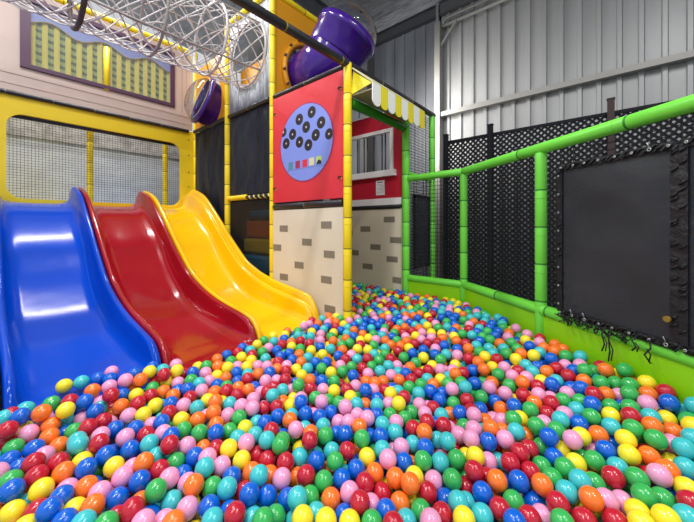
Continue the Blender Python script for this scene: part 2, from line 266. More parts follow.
652,881,409,2,2,1,0,7,1,2,1407,-166,505,1,3,7,5,7,4,2,685,779,443,3,1,1,1,7,2,2,1169,215,442,5,0,6,0,7,3,2,1358,-116,508,3,3,1,2,7,4,2,1019,374,449,3,5,1,1,7,3,2,1261,77,454,5,2,5,4,7,4,2,489,994,443,1,6,0,0,7,1,2,594,867,446,2,1,2,0,7,1,2,731,717,440,3,1,0,4,7,2,2,923,531,414,1,5,2,4,7,2,2,949,456,441,6,1,5,0,7,3,2,
1309,1,462,5,5,3,6,7,4,2,171,1317,468,0,0,1,0,7,0,2,1192,128,465,2,6,5,5,7,4,2,1107,244,455,0,1,5,2,7,3,2,780,657,435,3,3,2,5,7,2,2,830,604,431,2,3,5,6,7,2,2,333,1133,462,6,5,6,4,7,1,2,397,1065,456,4,6,1,1,7,1,2,207,1258,473,1,0,2,3,7,0,2,1304,-60,496,3,5,3,3,7,4,2,859,541,442,5,2,1,0,7,2,2,253,1205,468,2,1,5,4,7,0,2]
# x, y, z in mm, colour
REST = [
415,2137,568,0,277,1979,559,5,391,1994,499,6,132,2042,562,1,67,2023,561,1,87,2030,561,5,323,1980,501,0,380,1925,501,1,194,1977,509,6,257,1953,491,1,313,1912,486,6,124,1979,501,3,
252,1885,465,0,269,1822,488,2,263,1717,497,1,482,2167,570,6,566,2065,563,0,660,2077,564,0,689,2003,559,1,621,2001,573,3,457,2085,565,0,437,2007,559,6,738,1926,562,3,758,1993,569,6,
789,1963,513,5,816,1901,529,0,886,1991,510,3,644,1996,506,5,693,1945,504,3,727,1884,507,6,781,1841,516,2,797,1773,514,1,545,2001,508,4,482,1958,515,0,610,1922,510,2,529,1904,513,3,
576,1843,512,5,643,1861,500,4,658,1766,505,4,702,1820,496,0,729,1758,514,0,711,1692,499,5,779,1706,505,6,624,1705,501,0,520,1650,466,6,525,1522,481,6,534,1454,494,0,336,1685,495,6,
910,1927,528,2,957,1876,527,4,875,1865,518,6,925,1822,495,3,985,1807,529,3,1009,1745,509,0,1052,1812,510,6,940,1748,500,4,1079,1745,520,3,1047,1686,502,1,1145,1729,507,6,1077,1623,512,4,
1128,1576,519,0,1170,1664,515,6,1195,1596,510,4,1214,1528,510,5,1264,1587,509,6,1283,1518,500,3,862,1792,496,6,875,1723,492,0,977,1680,487,0,1007,1621,511,5,1063,1526,509,6,1129,1513,489,6,
1143,1448,511,5,1200,1429,472,0,1146,1337,514,2,896,1656,495,2,826,1653,495,4,864,1595,509,5,933,1597,496,4,884,1524,500,5,954,1530,497,4,1013,1561,476,0,1008,1491,476,6,1006,1427,504,5,
1071,1458,490,5,1076,1388,497,1,1141,1391,470,6,990,1359,513,1,768,1615,489,3,766,1525,517,4,814,1557,478,3,824,1490,494,1,923,1435,494,6,1038,1337,467,4,1107,1332,455,3,1104,1268,483,6,
848,1424,497,6,933,1353,472,5,971,1297,486,5,1034,1268,475,3,722,1526,463,6,995,1211,464,1,709,1405,478,4,861,1307,454,1,862,1243,480,0,792,1297,467,3,848,1174,480,5,898,1158,433,0,
858,1108,460,2,733,1260,467,1,1331,1465,505,1,1381,1392,509,2,1386,1316,505,3,1265,1446,491,3,1244,1350,502,4,1286,1294,500,0,1440,1271,507,2,1484,1327,511,6,1526,1270,505,2,1449,1193,502,0,
1338,1243,494,2,1561,1210,503,5,1534,1146,497,6,1592,1098,507,1,1627,1187,497,2,1674,1091,513,1,1739,1066,499,6,1613,1033,495,6,1683,1026,488,1,1190,1287,495,5,1243,1242,483,6,1264,1176,490,3,
1314,1126,494,5,1383,1121,489,6,1473,1115,482,4,1470,1047,498,4,1538,1040,482,4,1466,978,481,5,1597,965,492,4,1500,914,482,1,1534,972,464,0,1432,919,497,3,1366,961,481,0,1408,1016,492,6,
1156,1213,483,2,1199,1160,470,2,1330,1069,458,2,1207,1091,479,2,1270,1065,493,3,1242,1001,492,1,1305,994,464,4,1309,922,488,1,1371,891,478,6,1139,1082,465,0,1089,1155,446,6,1204,1030,441,4,
1191,955,477,6,1252,883,477,0,1310,845,467,2,1255,947,450,0,1070,1092,472,0,1273,786,473,6,1122,1015,452,6,1121,951,479,6,986,1105,449,1,1034,1032,469,1,964,1041,467,4,1157,856,436,0,
1065,975,442,0,1750,979,510,4,1667,961,507,0,1723,907,504,5,1786,875,510,5,1559,878,495,2,1628,903,503,5,1855,881,513,3,1829,817,518,6,1807,753,499,1,1740,774,503,3,1704,840,498,1,
1875,757,515,6,1784,704,543,4,1850,685,530,5,1909,649,536,0,1944,768,520,3,1904,584,563,4,1976,557,558,3,1906,507,556,2,1843,522,529,4,1613,835,502,2,1662,784,501,4,1594,768,499,0,
1537,809,494,1,1704,715,513,2,1738,654,525,2,1642,720,482,0,1782,594,525,0,1569,704,483,0,1596,640,476,2,1631,584,499,5,1738,478,485,0,1462,853,489,5,1481,775,470,6,1501,708,469,5,
1530,633,453,4,1576,543,484,5,1641,520,473,0,1412,784,458,2,1341,780,462,2,1428,717,470,6,1465,648,472,1,1624,454,456,6,1683,435,489,4,1396,655,459,0,1428,594,448,6,1462,536,465,2,
1490,463,459,1,1313,599,452,1,1558,472,471,4,1970,491,578,6,1983,422,572,5,1915,437,566,6,2057,397,588,1,2104,347,576,0,2002,353,584,1,2032,291,593,4,2089,251,603,5,1934,370,571,6,
1957,304,564,3,1986,241,574,1,2150,218,608,6,2095,175,611,0,2159,151,626,6,2121,92,623,2,1995,124,609,4,1850,436,538,2,1887,311,561,5,1971,173,565,0,1820,294,552,6,1903,185,562,6,
1870,251,528,6,1860,130,561,2,1752,301,537,4,1712,243,525,5,1735,178,538,6,1627,338,505,3,1586,404,486,6,1643,245,513,6,1518,386,480,4,1612,256,451,1,1566,305,472,4,2184,62,635,5,
2141,8,624,3,2060,69,599,1,2049,2,616,2,2082,-70,620,5,1987,-12,586,6,1922,-23,562,0,2030,-140,597,2,1942,-252,647,1,1964,-148,576,0,1971,-215,594,1,1900,-230,595,2,1762,-164,544,6,
68,1927,499,5,94,1725,475,0,37,1698,504,6,202,1499,450,6,90,1406,451,3,293,1254,432,5,466,1428,455,1,626,1351,437,4,649,1287,454,5,387,1438,450,6,512,1281,428,0,502,1213,439,6,
363,1262,431,4,369,1194,417,0,555,1010,414,0,392,1129,425,6,733,1026,426,4,813,956,406,4,633,1039,418,5,597,928,411,1,703,839,382,1,747,780,412,1,813,709,402,0,1082,587,438,3,
904,663,405,6,1315,473,437,3,1398,373,420,1,1545,239,462,2,1558,171,473,3,1269,378,430,5,1134,409,404,1,1346,80,427,3,2290,784,613,1,2272,1364,585,1,2730,1400,635,3,1700,1824,558,3,
2352,456,636,3,1568,1421,520,0,2568,1515,620,5,2848,2433,651,0,1695,1177,517,2,2929,1502,642,3,1495,1610,531,3,2170,2449,619,6,1219,1750,523,1,2840,1176,648,1,2088,1207,558,6,2322,1575,589,4,
2166,2108,602,0,2717,2055,631,3,1758,1313,530,3,2899,2235,645,2,2544,2038,619,5,1457,1425,513,0,1783,1401,536,5,1325,-178,478,3,1619,-295,541,6,2021,1953,589,4,282,1011,421,6,1719,1742,554,6,
2452,1934,609,4,-19,1894,502,4,2630,2480,648,2,2531,852,638,4,2600,1886,615,5,1856,1803,567,0,2740,1272,638,6,2910,1198,651,1,2304,1666,592,6,1956,1104,537,3,1843,1448,543,3,1047,1881,525,2,
2232,712,602,0,1850,1234,533,1,2399,2149,616,5,2175,852,587,4,1634,1916,560,2,-29,1329,449,2,2762,2397,645,0,2724,2763,662,4,2155,286,626,0,2658,1583,625,2,2138,1427,567,2,2022,1653,570,0,
2914,1717,641,5,1364,-247,487,3,1329,1612,519,0,2367,2511,630,1,2090,668,584,2,2981,1848,645,5,2064,1581,569,0,2352,564,630,6,1417,1556,520,1,2157,442,613,4,2661,1411,632,2,2368,1431,600,0,
457,921,413,2,2564,2409,637,1,2826,918,658,0,3007,1212,656,3,1636,1769,552,1,2717,2647,655,3,2320,1055,601,2,2982,2374,656,1,2552,2340,633,1,2311,1140,601,3,1400,1907,546,1,3006,1733,650,2,
2573,781,645,1,3030,1298,652,3,2565,1216,626,5,2147,1496,570,0,2626,1688,621,5,2928,2328,652,0,2649,2548,649,0,2815,1788,634,0,3012,1602,648,4,1150,67,428,0,1789,1193,524,2,1698,1589,544,4,
2307,2106,610,5,1738,-291,568,4,2093,1659,576,1,1820,978,516,2,1855,1591,556,1,959,329,412,1,2501,1462,613,1,3019,2033,643,3,2298,2262,616,5,2830,2680,664,4,2509,1390,617,1,2055,1735,579,6,
851,411,410,4,2230,1892,595,0,2503,633,645,2,2456,2021,614,5,1910,851,544,2,2443,2703,644,6,330,958,410,0,2653,1791,622,3,2317,1967,604,6,2850,1019,655,5,2160,631,597,1,2680,2135,632,6,
392,849,407,1,-86,1914,502,3,2719,2310,640,2,1935,1940,585,1,1790,1779,566,1,2509,1731,610,3,2536,935,634,2,2780,1727,630,2,2450,464,648,6,1339,1790,532,0,204,1156,433,0,2448,1039,619,2,
3038,2219,653,5,1806,1687,556,3,1874,1671,560,0,2153,1030,575,6,2865,2524,658,3,2163,711,592,1,2215,2538,626,1,2163,1644,583,0,2422,1170,613,5,2608,2068,623,3,1095,18,420,5,2809,1450,639,4,
1606,1528,530,1,2520,1311,619,4,2839,1385,641,0,2631,2342,637,2,1911,1051,531,0,2509,2681,646,3,2171,1795,588,3,2366,2278,619,3,2670,872,650,1,2150,2615,626,2,1575,1973,562,4,2994,2104,646,1,
2933,2470,657,3,1967,1725,573,3,2435,1503,604,1,2318,1505,593,6,1369,1694,527,0,2256,1722,591,2,546,754,410,3,1980,1430,556,2,2402,2406,629,3,1760,1130,519,5,2062,1016,562,5,2651,983,644,4,
-10,1540,472,2,1439,1753,536,3,1833,1074,521,2,2860,1314,645,6,2696,1122,644,6,2127,1855,589,3,2300,925,605,0,2037,1293,550,0,2613,1326,627,2,2951,2017,641,2,2299,2419,627,5,2183,1204,576,5,
2708,2481,646,1,2614,1093,635,0,-50,1832,495,1,2263,2479,627,5,1452,-286,507,1,2569,655,651,1,2107,963,570,5,3000,2760,669,2,2791,2334,649,5,1209,1917,536,1,2710,2203,634,0,2862,1855,635,3,
724,520,406,2,2793,2777,665,0,2460,2336,627,1,1632,1360,523,6,-42,1652,481,6,581,672,407,3,2429,969,619,0,554,824,408,0,2829,2108,638,6,2153,781,591,5,2496,1227,619,3,236,1095,424,2,
1292,-245,474,2,1589,1858,553,1,2199,1128,578,6,1169,-62,439,0,1894,1744,567,5,2444,2549,638,0,2462,863,628,6,1138,137,423,2,1829,-370,601,5,2279,525,623,2,2708,1919,624,5,2172,2698,633,0,
784,432,407,2,2229,2248,611,0,1558,1692,539,5,2251,2342,617,2,1660,1244,521,5,2034,1825,585,2,2532,1813,611,1,2103,592,589,1,2684,716,662,1,3050,1943,646,2,999,1967,531,4,2929,2714,668,3,
1722,1943,572,6,716,599,409,6,2755,2136,638,3,2384,840,618,5,2926,1350,649,0,2588,2143,626,5,2905,2156,645,1,2385,1780,600,2,2422,1283,608,0,2703,1703,628,0,2790,1517,637,5,1655,-358,555,0,
1049,269,419,2,2541,2221,626,6,2831,1106,650,3,2967,2654,668,3,2604,904,643,1,2074,806,571,0,2529,553,652,6,-91,1735,488,1,2148,2021,600,4,1080,180,422,4,464,807,407,1,2223,1063,585,3,
1966,1810,578,4,621,798,411,0,2000,1552,563,0,1543,1776,544,5,1844,1902,575,4,1116,1871,533,3,2215,352,626,1,2459,709,639,0,2468,2624,642,1,806,357,406,2,1743,1656,549,2,2238,2179,609,0,
2208,1426,575,5,1907,1421,547,3,2391,2752,647,6,2154,1727,585,6,3018,2540,666,3,2864,1644,638,3,2307,242,644,4,2228,1587,585,6,1960,912,544,0,2352,2680,640,5,2493,1577,609,0,2737,2545,652,5,
30,1239,438,6,1507,1510,525,3,1791,1951,573,6,2495,1873,611,4,1973,638,567,4,1999,704,564,5,2025,1097,551,5,2226,2634,631,0,2240,988,590,3,2851,1552,637,1,1647,1673,543,6,-26,1445,462,6,
2956,1783,645,0,2121,519,604,2,1771,1853,565,0,2064,1510,564,1,3050,2391,661,2,2224,154,652,1,1300,1700,525,0,2277,418,629,0,1317,1856,538,6,1908,1849,577,6,2889,1973,641,0,2636,2743,656,3,
2780,2263,641,1,2316,2620,635,5,2508,2479,637,5,2245,2034,603,2,1563,1352,517,5,1481,1809,542,4,2538,2785,652,4,1074,107,419,2,1906,1351,552,6,2427,776,629,1,3005,2308,656,2,1787,1543,546,4,
2821,1952,631,1,2466,1786,604,0,2705,1047,647,3,2369,1631,597,1,2669,1860,622,6,1520,1931,558,3,2793,2475,652,2,1895,962,532,3,1552,-307,528,6,2583,1980,618,3,1830,-300,593,0,2757,906,655,6,
2742,1838,629,6,784,555,413,4,2862,2777,670,3,1691,1501,539,2,2434,2814,650,0,2132,1146,567,3,2718,965,650,2,2249,281,641,4,2320,1302,593,0,98,1221,436,5,2642,1942,621,2,120,1134,427,0,
2224,1293,580,4,2521,2116,620,1,2454,2266,623,2,2412,1695,604,0,1880,1146,530,5,3040,1795,648,0,1997,776,565,6,2429,1849,606,5,2419,383,649,5,2203,1978,600,2,2466,2171,620,6,424,1003,419,1,
948,260,409,0,2786,1607,634,3,1853,1521,552,0,10,1967,506,1,1450,1985,557,3,2073,1393,559,6,2852,1245,648,1,2935,2576,665,6,2218,477,615,2,2530,2585,642,1,2517,1116,625,0,2080,898,572,0,
3034,2699,669,5,2232,893,595,3,2641,2193,630,1,2423,2083,614,6,2360,1361,598,6,2979,1918,645,4,2091,457,597,3,1979,1004,545,0,3033,1503,651,4,2357,292,648,4,1749,-359,577,2,2947,1577,642,0,
2292,1238,590,1,1183,1853,531,5,2776,1149,648,6,2328,2191,615,4,1463,1688,532,2,2386,706,628,2,2004,1231,547,2,3024,1415,650,5,-81,1984,507,5,2484,2412,631,6,2298,1812,595,6,3000,2450,662,2,
647,554,406,0,2289,853,606,2,2594,2621,648,0,1414,1831,540,5,2589,1019,637,0,2363,1870,601,2,1611,1294,520,1,2434,1409,609,4,680,681,408,5,2282,2559,632,5,2520,1019,629,0,2218,1518,578,0,
2924,1053,659,6,888,470,409,4,2185,549,607,1,2268,654,616,2,2660,1513,629,1,2420,575,639,4,1730,1241,528,1,2371,929,613,4,2941,1419,647,3,2462,1643,605,6,2847,2591,658,2,2356,1193,602,1,
2148,373,624,3,2336,2341,621,0,2309,2782,642,4,1928,1493,555,4,2738,839,660,2,1639,1447,532,4,2045,550,585,5,2587,1770,615,5,3020,2609,668,6,106,1305,445,2,1244,-167,463,0,2859,2316,648,4,
305,1077,425,2,2157,2351,614,4,2775,1900,628,0,1841,1325,536,2,2184,2785,636,5,2773,1065,649,0,2777,2602,656,0,2137,1256,565,5,1572,1597,534,0,2716,1472,635,5,2359,769,618,0,2853,2033,634,2,
2246,1179,589,4,1718,1376,533,3,2690,1342,636,0,2759,1983,632,3,2354,2047,611,1,2558,1601,617,4,1919,1230,541,4,2931,1268,653,5,1129,1939,541,5,2119,1943,596,4,1246,-30,454,3,2939,1134,659,3,
1292,1958,543,3,2652,1239,633,0,1403,1629,526,4,1471,1877,553,0,2151,2179,604,6,1941,1590,561,4,2591,1392,622,2,1954,1301,544,4,2793,1332,640,2,32,1367,459,2,2558,1671,617,5,2176,955,582,4,
2104,1317,558,2,1008,185,413,0,2279,2690,637,1,881,278,407,1,1142,1797,524,3,1960,1174,537,4,2968,2224,649,5,2297,1435,589,0,1261,-99,458,6,2569,2723,651,0,2916,2397,656,3,2884,1780,637,3,
2351,645,625,0,2640,2411,639,4,-82,1559,474,2,2985,1667,646,6,1192,1985,543,0,2658,2018,623,3,-10,1755,491,5,2515,1964,613,1,2161,1569,576,0,2346,375,643,6,2710,1190,644,1,2720,1771,626,6,
214,1029,414,6,1944,1660,565,1,2379,1102,608,6,2101,1083,563,6,1251,1834,534,2,1203,24,440,5,3050,2145,650,0,2733,1561,632,4,2230,2412,619,1,2799,2196,638,3,2243,587,615,4,2678,803,656,1,
2926,2089,643,1,1186,-132,446,3,1677,-258,557,1,2538,717,646,0,822,491,411,2,2211,222,641,2,1758,1480,540,2,2670,2261,636,3,2597,2262,633,2,387,919,408,4,2361,998,608,1,2098,1791,586,1,
1400,1467,517,0,1248,1655,517,5,2425,645,634,0,357,1022,418,4,2783,991,655,0,2765,2707,659,0,-76,1381,454,5,2439,2466,635,2,2039,619,584,3,2092,740,588,4,522,895,415,5,1852,1984,581,5,
2391,1564,598,3,2299,1900,599,4,2303,715,614,2,3050,1869,648,0,167,1216,433,3,2031,1167,550,4,2892,2644,666,2,2910,1906,638,5,598,604,405,6,2245,2752,639,6,2024,938,556,6,1348,1545,516,4,
2397,2609,640,0,2056,1892,587,3,2611,1459,622,3,2665,2813,660,4,275,1152,428,6,2009,1366,553,1,1363,1975,549,2,2285,341,636,4,2932,2786,672,0,1983,845,556,1,881,348,408,2,2573,2529,643,4,
2403,2219,621,0,1069,1974,533,0,2722,1635,631,1,1971,1880,583,4,1519,-246,519,5,2640,2673,654,5,2387,1959,606,0,2638,663,658,0,2497,775,640,5,2236,2106,605,2,2160,2259,610,5,2879,1452,642,1,
19,1836,499,1,2345,1723,594,3,2786,1220,643,0,933,395,411,4,1005,115,410,4,2623,1162,636,1,2458,1343,611,4,2170,1336,569,4,2586,854,595,5,2201,408,569,0,2971,1622,594,0,2701,2371,592,3,
2274,2522,573,0,1910,1803,523,3,599,865,366,0,2190,2217,560,2,1221,72,393,3,1587,1912,509,1,721,1111,388,4,1482,-244,460,1,909,1777,444,4,1402,1787,487,2,2679,2079,577,2,1752,1903,519,0,
2287,2214,564,0,2270,616,558,3,519,1411,413,1,2665,1903,568,4,2133,285,560,4,1689,1709,500,6,1108,67,372,5,1280,1487,437,4,2201,758,546,2,2330,1628,539,0,1273,563,408,6,1162,13,385,1,
1673,-243,488,1,1263,287,390,2,2357,881,564,1,1279,26,403,2,1559,1518,478,4,2683,755,605,2,466,1247,388,2,1654,1869,510,1,2150,2405,567,1,1462,1238,450,3,908,1434,426,1,2668,2465,591,6,
2583,2193,577,4,1834,1560,497,4,1175,1555,457,0,2546,1354,570,3,2324,2461,577,3,1419,955,435,4,2147,1980,543,0,780,901,378,2,1049,152,367,1,2125,1386,512,6,593,1974,464,1,212,1613,421,2,
2003,1134,495,6,2051,1212,499,3,2418,2315,575,6,2740,2245,587,6,2194,1382,522,4,1434,473,418,3,1011,315,368,2,1832,105,502,6,290,1986,439,2,1747,1178,471,1,1123,1210,422,5,2418,1232,561,6,
1607,912,436,6,2902,2754,617,0,2592,606,608,3,2865,1066,605,1,2377,2372,574,2,2216,2721,584,0,1625,1605,488,3,1004,1799,461,4,1372,441,411,0,1730,1424,484,4,494,1482,420,4,786,1495,434,4,
926,1883,462,1,1967,676,508,5,2392,1513,550,1,1451,893,433,3,402,1845,450,6,1720,-93,494,5,872,1492,439,2,1710,194,475,3,515,792,359,5,1071,1041,410,4,2134,748,532,3,1646,388,454,3,
1812,486,478,4,2861,1496,591,1,1501,1737,490,4,2929,1094,602,4,398,1240,374,1,1357,1929,496,4,687,1031,374,4,2351,688,570,6,1902,1340,483,1,1714,976,450,0,2481,995,576,6,1390,1436,455,0,
2492,1829,556,5,521,1568,428,5,3043,1705,597,1,2409,1739,549,4,500,1790,446,3,985,1734,444,0,2490,1074,575,5,1744,587,466,2,2103,1465,517,0,105,1566,425,1,2895,2361,600,5,2659,1366,578,5,
1121,1451,440,3,2949,1308,598,5,2804,1997,581,5,1066,1597,448,0,2798,1672,583,6,131,1844,443,4,1228,616,403,5,1878,1021,477,0,2169,2550,575,1,1419,1679,479,0,2364,2637,586,6,2983,2574,615,0,
1161,1963,484,5,2265,1961,552,6,2190,107,581,1,2059,650,524,2,2203,594,556,1,1000,1050,407,2,2673,1675,571,0,2582,1933,567,1,156,1653,432,4,1392,1246,450,5,2235,1216,531,6,1746,1529,491,3,
676,1411,417,2,2684,1970,573,5,1269,870,410,0,1337,886,417,4,1810,256,493,5,1850,632,484,0,2855,1811,581,1,654,1093,379,4,1582,107,457,2,2276,1035,546,5,2343,812,565,6,2265,213,597,1,
2308,2381,569,4,2963,2295,602,1,709,1645,445,2,2357,509,585,5,1532,1324,460,6,2031,813,516,6,2773,1423,585,5,1513,-6,436,2,2377,1309,553,5,25,1904,448,6,2617,1611,572,1,1750,862,451,5,
1149,190,378,2,2499,2048,566,1,1413,1512,465,4,1235,1379,439,6,1957,507,509,3,2659,1743,571,0,184,1889,446,1,1786,1025,466,6,3050,1237,606,6,2441,2509,580,3,1151,1055,401,2,715,1468,425,1,
2053,1053,503,0,2132,410,556,3,2512,1511,563,3,1518,1414,469,4,1499,65,435,4,1698,1639,495,3,1449,1608,477,2,1482,1474,470,2,7,1644,432,5,963,1941,477,5,460,1062,379,3,1456,1166,438,1,
142,1267,393,1,1816,1126,477,5,1253,1149,426,0,1413,-137,441,1,2352,1816,550,4,1145,931,416,2,64,1456,410,6,2870,1939,583,2,2386,1149,556,6,551,1838,447,1,2962,1460,595,2,2571,1124,582,2,
2389,2712,589,4,2071,1966,542,3,2799,2141,584,1,1028,839,396,0,2293,2313,568,5,364,1622,434,0,1982,70,551,1,163,1784,427,1,1423,1953,500,6,2528,2527,590,6,1410,-287,451,2,2686,1080,588,0,
1192,1250,435,6,14,1343,396,6,2475,663,589,3,2021,1706,525,0,569,1905,456,4,1973,1771,520,6,1077,756,391,0,564,1357,399,1,1069,224,369,1,252,1348,400,1,1349,1743,481,3,2292,2739,589,2,
2175,1087,527,0,1751,696,464,3,1238,1966,493,1,749,1407,421,4,1101,1843,470,4,833,1987,465,4,1843,1399,492,6,636,1230,402,4,2261,373,578,2,816,1614,437,4,2349,1240,550,4,318,1014,360,1,
2359,2115,563,5,1240,-133,401,5,810,599,362,2,2080,1124,510,5,1796,-301,532,6,1142,343,382,0,1606,586,432,6,1547,691,418,1,2243,2803,591,1,2327,2015,555,4,2231,305,577,0,1929,219,507,3,
163,1154,376,2,1209,502,392,1,2508,2259,577,5,2089,852,520,4,660,1538,430,4,2337,1099,550,4,3037,2348,608,0,626,982,377,1,1513,1893,499,3,814,1342,417,3,876,526,362,0,1834,411,475,3,
2972,2063,593,2,1872,-270,545,3,2474,2113,569,0,2425,893,573,6,2240,535,566,4,562,1466,417,6,2972,1242,603,6,1839,932,467,3,1986,1625,517,4,1008,962,403,2,2046,448,542,3,331,1370,400,5,
327,1297,382,0,940,984,407,1,443,878,360,2,1032,567,381,3,3049,2651,620,5,2934,2624,614,6,1582,1014,434,2,2799,874,610,1,2961,1173,605,5,2996,1768,590,1,9,1498,418,0,2568,1557,564,5,
2561,1855,563,0,631,679,358,2,2221,2469,573,5,2107,1613,525,3,1783,800,453,3,2786,1819,578,1,432,1907,458,4,1982,1929,535,2,3028,2268,604,5,2425,523,592,0,1296,1346,454,6,1554,1099,449,4,
2782,1560,582,6,1832,1280,483,3,3011,1980,595,3,2605,732,603,1,1518,1195,450,5,2436,1981,560,0,1609,750,428,0,2259,1445,532,0,1475,1544,472,5,742,1585,431,2,2478,587,596,3,2845,1742,585,4,
1813,1824,517,4,263,1059,370,2,1678,132,470,2,2561,1054,584,3,987,384,368,1,1319,1129,423,1,832,1418,429,0,1332,-129,425,2,1415,1087,437,3,1382,1592,471,1,1292,-194,418,4,2249,1846,546,2,
2802,2431,599,0,1637,189,466,4,812,819,362,2,1594,1782,498,6,2887,1151,603,0,-10,1806,443,5,72,1273,393,3,1919,-112,535,4,916,314,358,1,882,1369,426,0,2612,2022,570,1,2897,1403,595,2,
2007,750,497,1,3016,2180,600,2,2727,2599,604,4,2543,1766,561,0,1127,804,400,2,2185,1285,522,0,1064,1293,416,5,2673,1156,587,6,1684,1137,461,6,1675,916,453,2,1412,72,407,3,2160,481,555,5,
2298,288,591,6,832,1880,463,3,898,423,358,5,948,1491,439,5,2530,1692,557,4,1032,1932,479,4,274,1771,440,5,989,1270,422,4,1655,1287,466,4,753,1752,449,2,2803,2646,608,2,2526,1180,575,0,
2878,2688,613,6,1493,1067,434,2,827,1186,414,0,1379,736,417,2,1901,1270,486,0,1349,1300,448,1,1179,742,409,6,1549,-137,460,0,683,632,358,5,2501,1921,560,0,2616,1274,579,4,1460,824,424,0,
2276,2645,583,2,1373,826,419,5,2854,2215,593,3,1916,41,530,6,1293,1259,438,3,51,1839,437,3,911,722,369,0,1983,376,520,4,2668,923,599,2,522,1102,379,3,1507,1661,485,2,958,838,391,1,
3050,1457,601,2,1245,765,412,2,2591,2782,607,2,426,1388,413,6,1911,1189,485,3,1758,-244,520,1,25,1712,436,3,1587,201,416,2,1901,1611,507,0,2117,1010,519,1,1340,534,414,5,1209,1642,460,3,
2899,2441,603,6,1092,867,408,4,1201,1711,468,3,1700,1232,465,3,921,1063,409,3,2331,963,555,6,2548,2634,596,4,2210,1735,539,3,2014,309,524,2,579,1693,448,1,203,1431,405,4,649,1928,452,5,
1434,1315,454,4,1897,581,493,2,1221,345,391,4,2177,1868,543,3,2224,2301,565,4,2402,1054,563,2,1533,1583,478,3,273,1495,417,0,2985,2711,620,3,239,1279,396,2,1503,-319,471,6,1710,-336,517,0,
2594,2372,585,4,178,1958,443,2,2902,1588,590,3,2722,2152,579,5,1685,1932,513,1,926,1299,427,2,2034,986,505,2,162,1489,393,0,2515,2744,601,2,653,1162,394,5,637,753,359,1,2672,2642,601,0,
1458,407,431,5,807,526,353,5,321,1853,449,3,1711,20,484,0,2888,2070,587,1,2821,2294,594,1,889,845,380,6,754,1833,451,5,1680,1550,488,5,2023,1461,510,0,1367,1860,490,5,1900,1102,479,2,
1885,1488,499,1,2274,2143,560,4,2140,911,531,1,690,1871,449,0,2713,2706,609,0,1958,862,494,4,2700,1814,574,1,1229,1876,483,2,1970,-215,524,5,2750,1944,574,3,1544,1830,500,2,2144,668,540,4,
2002,1323,498,2,581,1532,428,0,2201,1934,546,4,1418,280,420,0,1576,-261,481,4,2886,1685,586,0,2183,2655,579,6,1826,566,478,1,706,746,364,4,1379,-198,439,5,2064,-94,557,0,2149,818,532,2,
2619,1507,572,5,-39,1944,457,0,1131,1621,459,1,1493,584,420,5,821,1813,444,4,408,1491,410,5,960,1149,401,2,1320,163,408,1,1699,740,448,4,2327,1391,544,5,1414,141,419,4,1966,1243,490,2,
1292,663,414,4,574,720,356,2,1911,913,484,2,2332,412,585,6,2687,1296,583,1,2695,1608,572,2,425,959,365,2,729,975,375,3,1602,-197,476,0,1315,332,403,0,756,697,362,6,2925,1808,588,0,
2806,1028,600,0,1769,1614,500,6,1977,1053,493,1,1611,-21,462,4,2417,1367,556,6,1320,1662,470,1,2732,2438,596,0,2297,472,581,4,1367,1014,435,0,1770,383,477,0,2528,2438,584,2,766,1242,407,6,
1592,511,424,4,1974,-75,558,5,2967,2423,607,5,3031,1167,608,1,2147,2741,584,0,2598,2495,588,0,1648,1073,450,6,1070,1509,442,4,1172,1317,435,1,30,1578,429,4,2260,1677,538,0,-77,1788,444,4,
1541,758,436,6,1073,634,387,2,1625,681,426,2,1204,968,407,3,1873,168,501,4,1964,1530,507,3,685,1734,448,6,1273,1742,475,4,2993,1523,597,6,2067,1347,506,4,1101,1919,480,3,1513,296,426,3,
514,1708,428,1,2312,561,573,2,1312,951,409,0,1705,-161,498,3,2996,2499,613,6,2487,925,580,2,962,542,357,6,846,658,366,2,913,1224,414,1,1167,650,402,4,2446,2385,579,0,342,1757,444,3,
1104,284,379,2,2280,1284,539,6,1387,1176,447,2,2241,2584,580,2,2416,1608,551,2,2477,1276,567,5,2946,2184,596,0,2143,167,560,2,1796,1451,489,6,2278,1582,535,4,137,1719,419,6,1251,1079,426,5,
444,1714,431,2,2047,-26,551,6,1040,1417,441,0,301,1673,435,6,1797,182,495,1,2333,2559,583,0,585,1174,389,4,1716,338,476,4,355,1078,376,2,1155,466,365,0,1947,1454,499,4,445,1977,457,5,
681,923,361,2,2209,1017,534,2,1765,-27,505,4,1325,1409,457,0,1122,703,401,2,1905,456,499,0,1919,1703,516,4,1897,817,485,6,468,1325,395,0,2247,146,587,0,1696,652,460,2,2597,2684,600,4,
2383,1674,544,0,2032,583,524,1,2455,1550,556,6,2814,2731,615,3,1941,993,488,5,493,1165,389,3,712,1198,408,3,1618,1717,496,1,457,1541,417,0,2271,751,554,5,529,861,354,0,1010,771,380,6,
2752,2089,581,4,983,1340,425,1,2293,1166,538,1,1799,-393,542,1,2509,2355,580,4,1860,352,502,3,2140,1685,531,1,1210,1495,448,4,1106,1686,462,3,580,1604,435,2,2680,2769,608,2,1763,1271,474,3,
746,566,355,1,2757,1491,581,3,2084,1838,536,6,2698,1435,578,1,2343,1463,543,0,1853,-91,528,4,2827,1885,583,0,3048,1566,600,5,2400,425,596,3,619,1822,447,1,-58,1520,421,0,359,1541,418,4,
83,1356,403,5,1585,1264,462,4,-27,1400,409,0,2295,1757,544,1,2869,2138,588,3,1662,1403,476,5,2637,2135,576,3,2197,1477,525,0,2451,2218,571,0,1840,1731,513,5,1698,1342,474,0,2062,720,528,6,
1162,581,390,2,1833,-24,520,4,1159,1132,420,4,611,1295,395,2,990,1618,442,3,2123,1544,523,5,1456,337,432,4,2736,2018,576,5,971,1407,442,6,1214,827,407,0,830,450,355,1,1713,398,438,2,
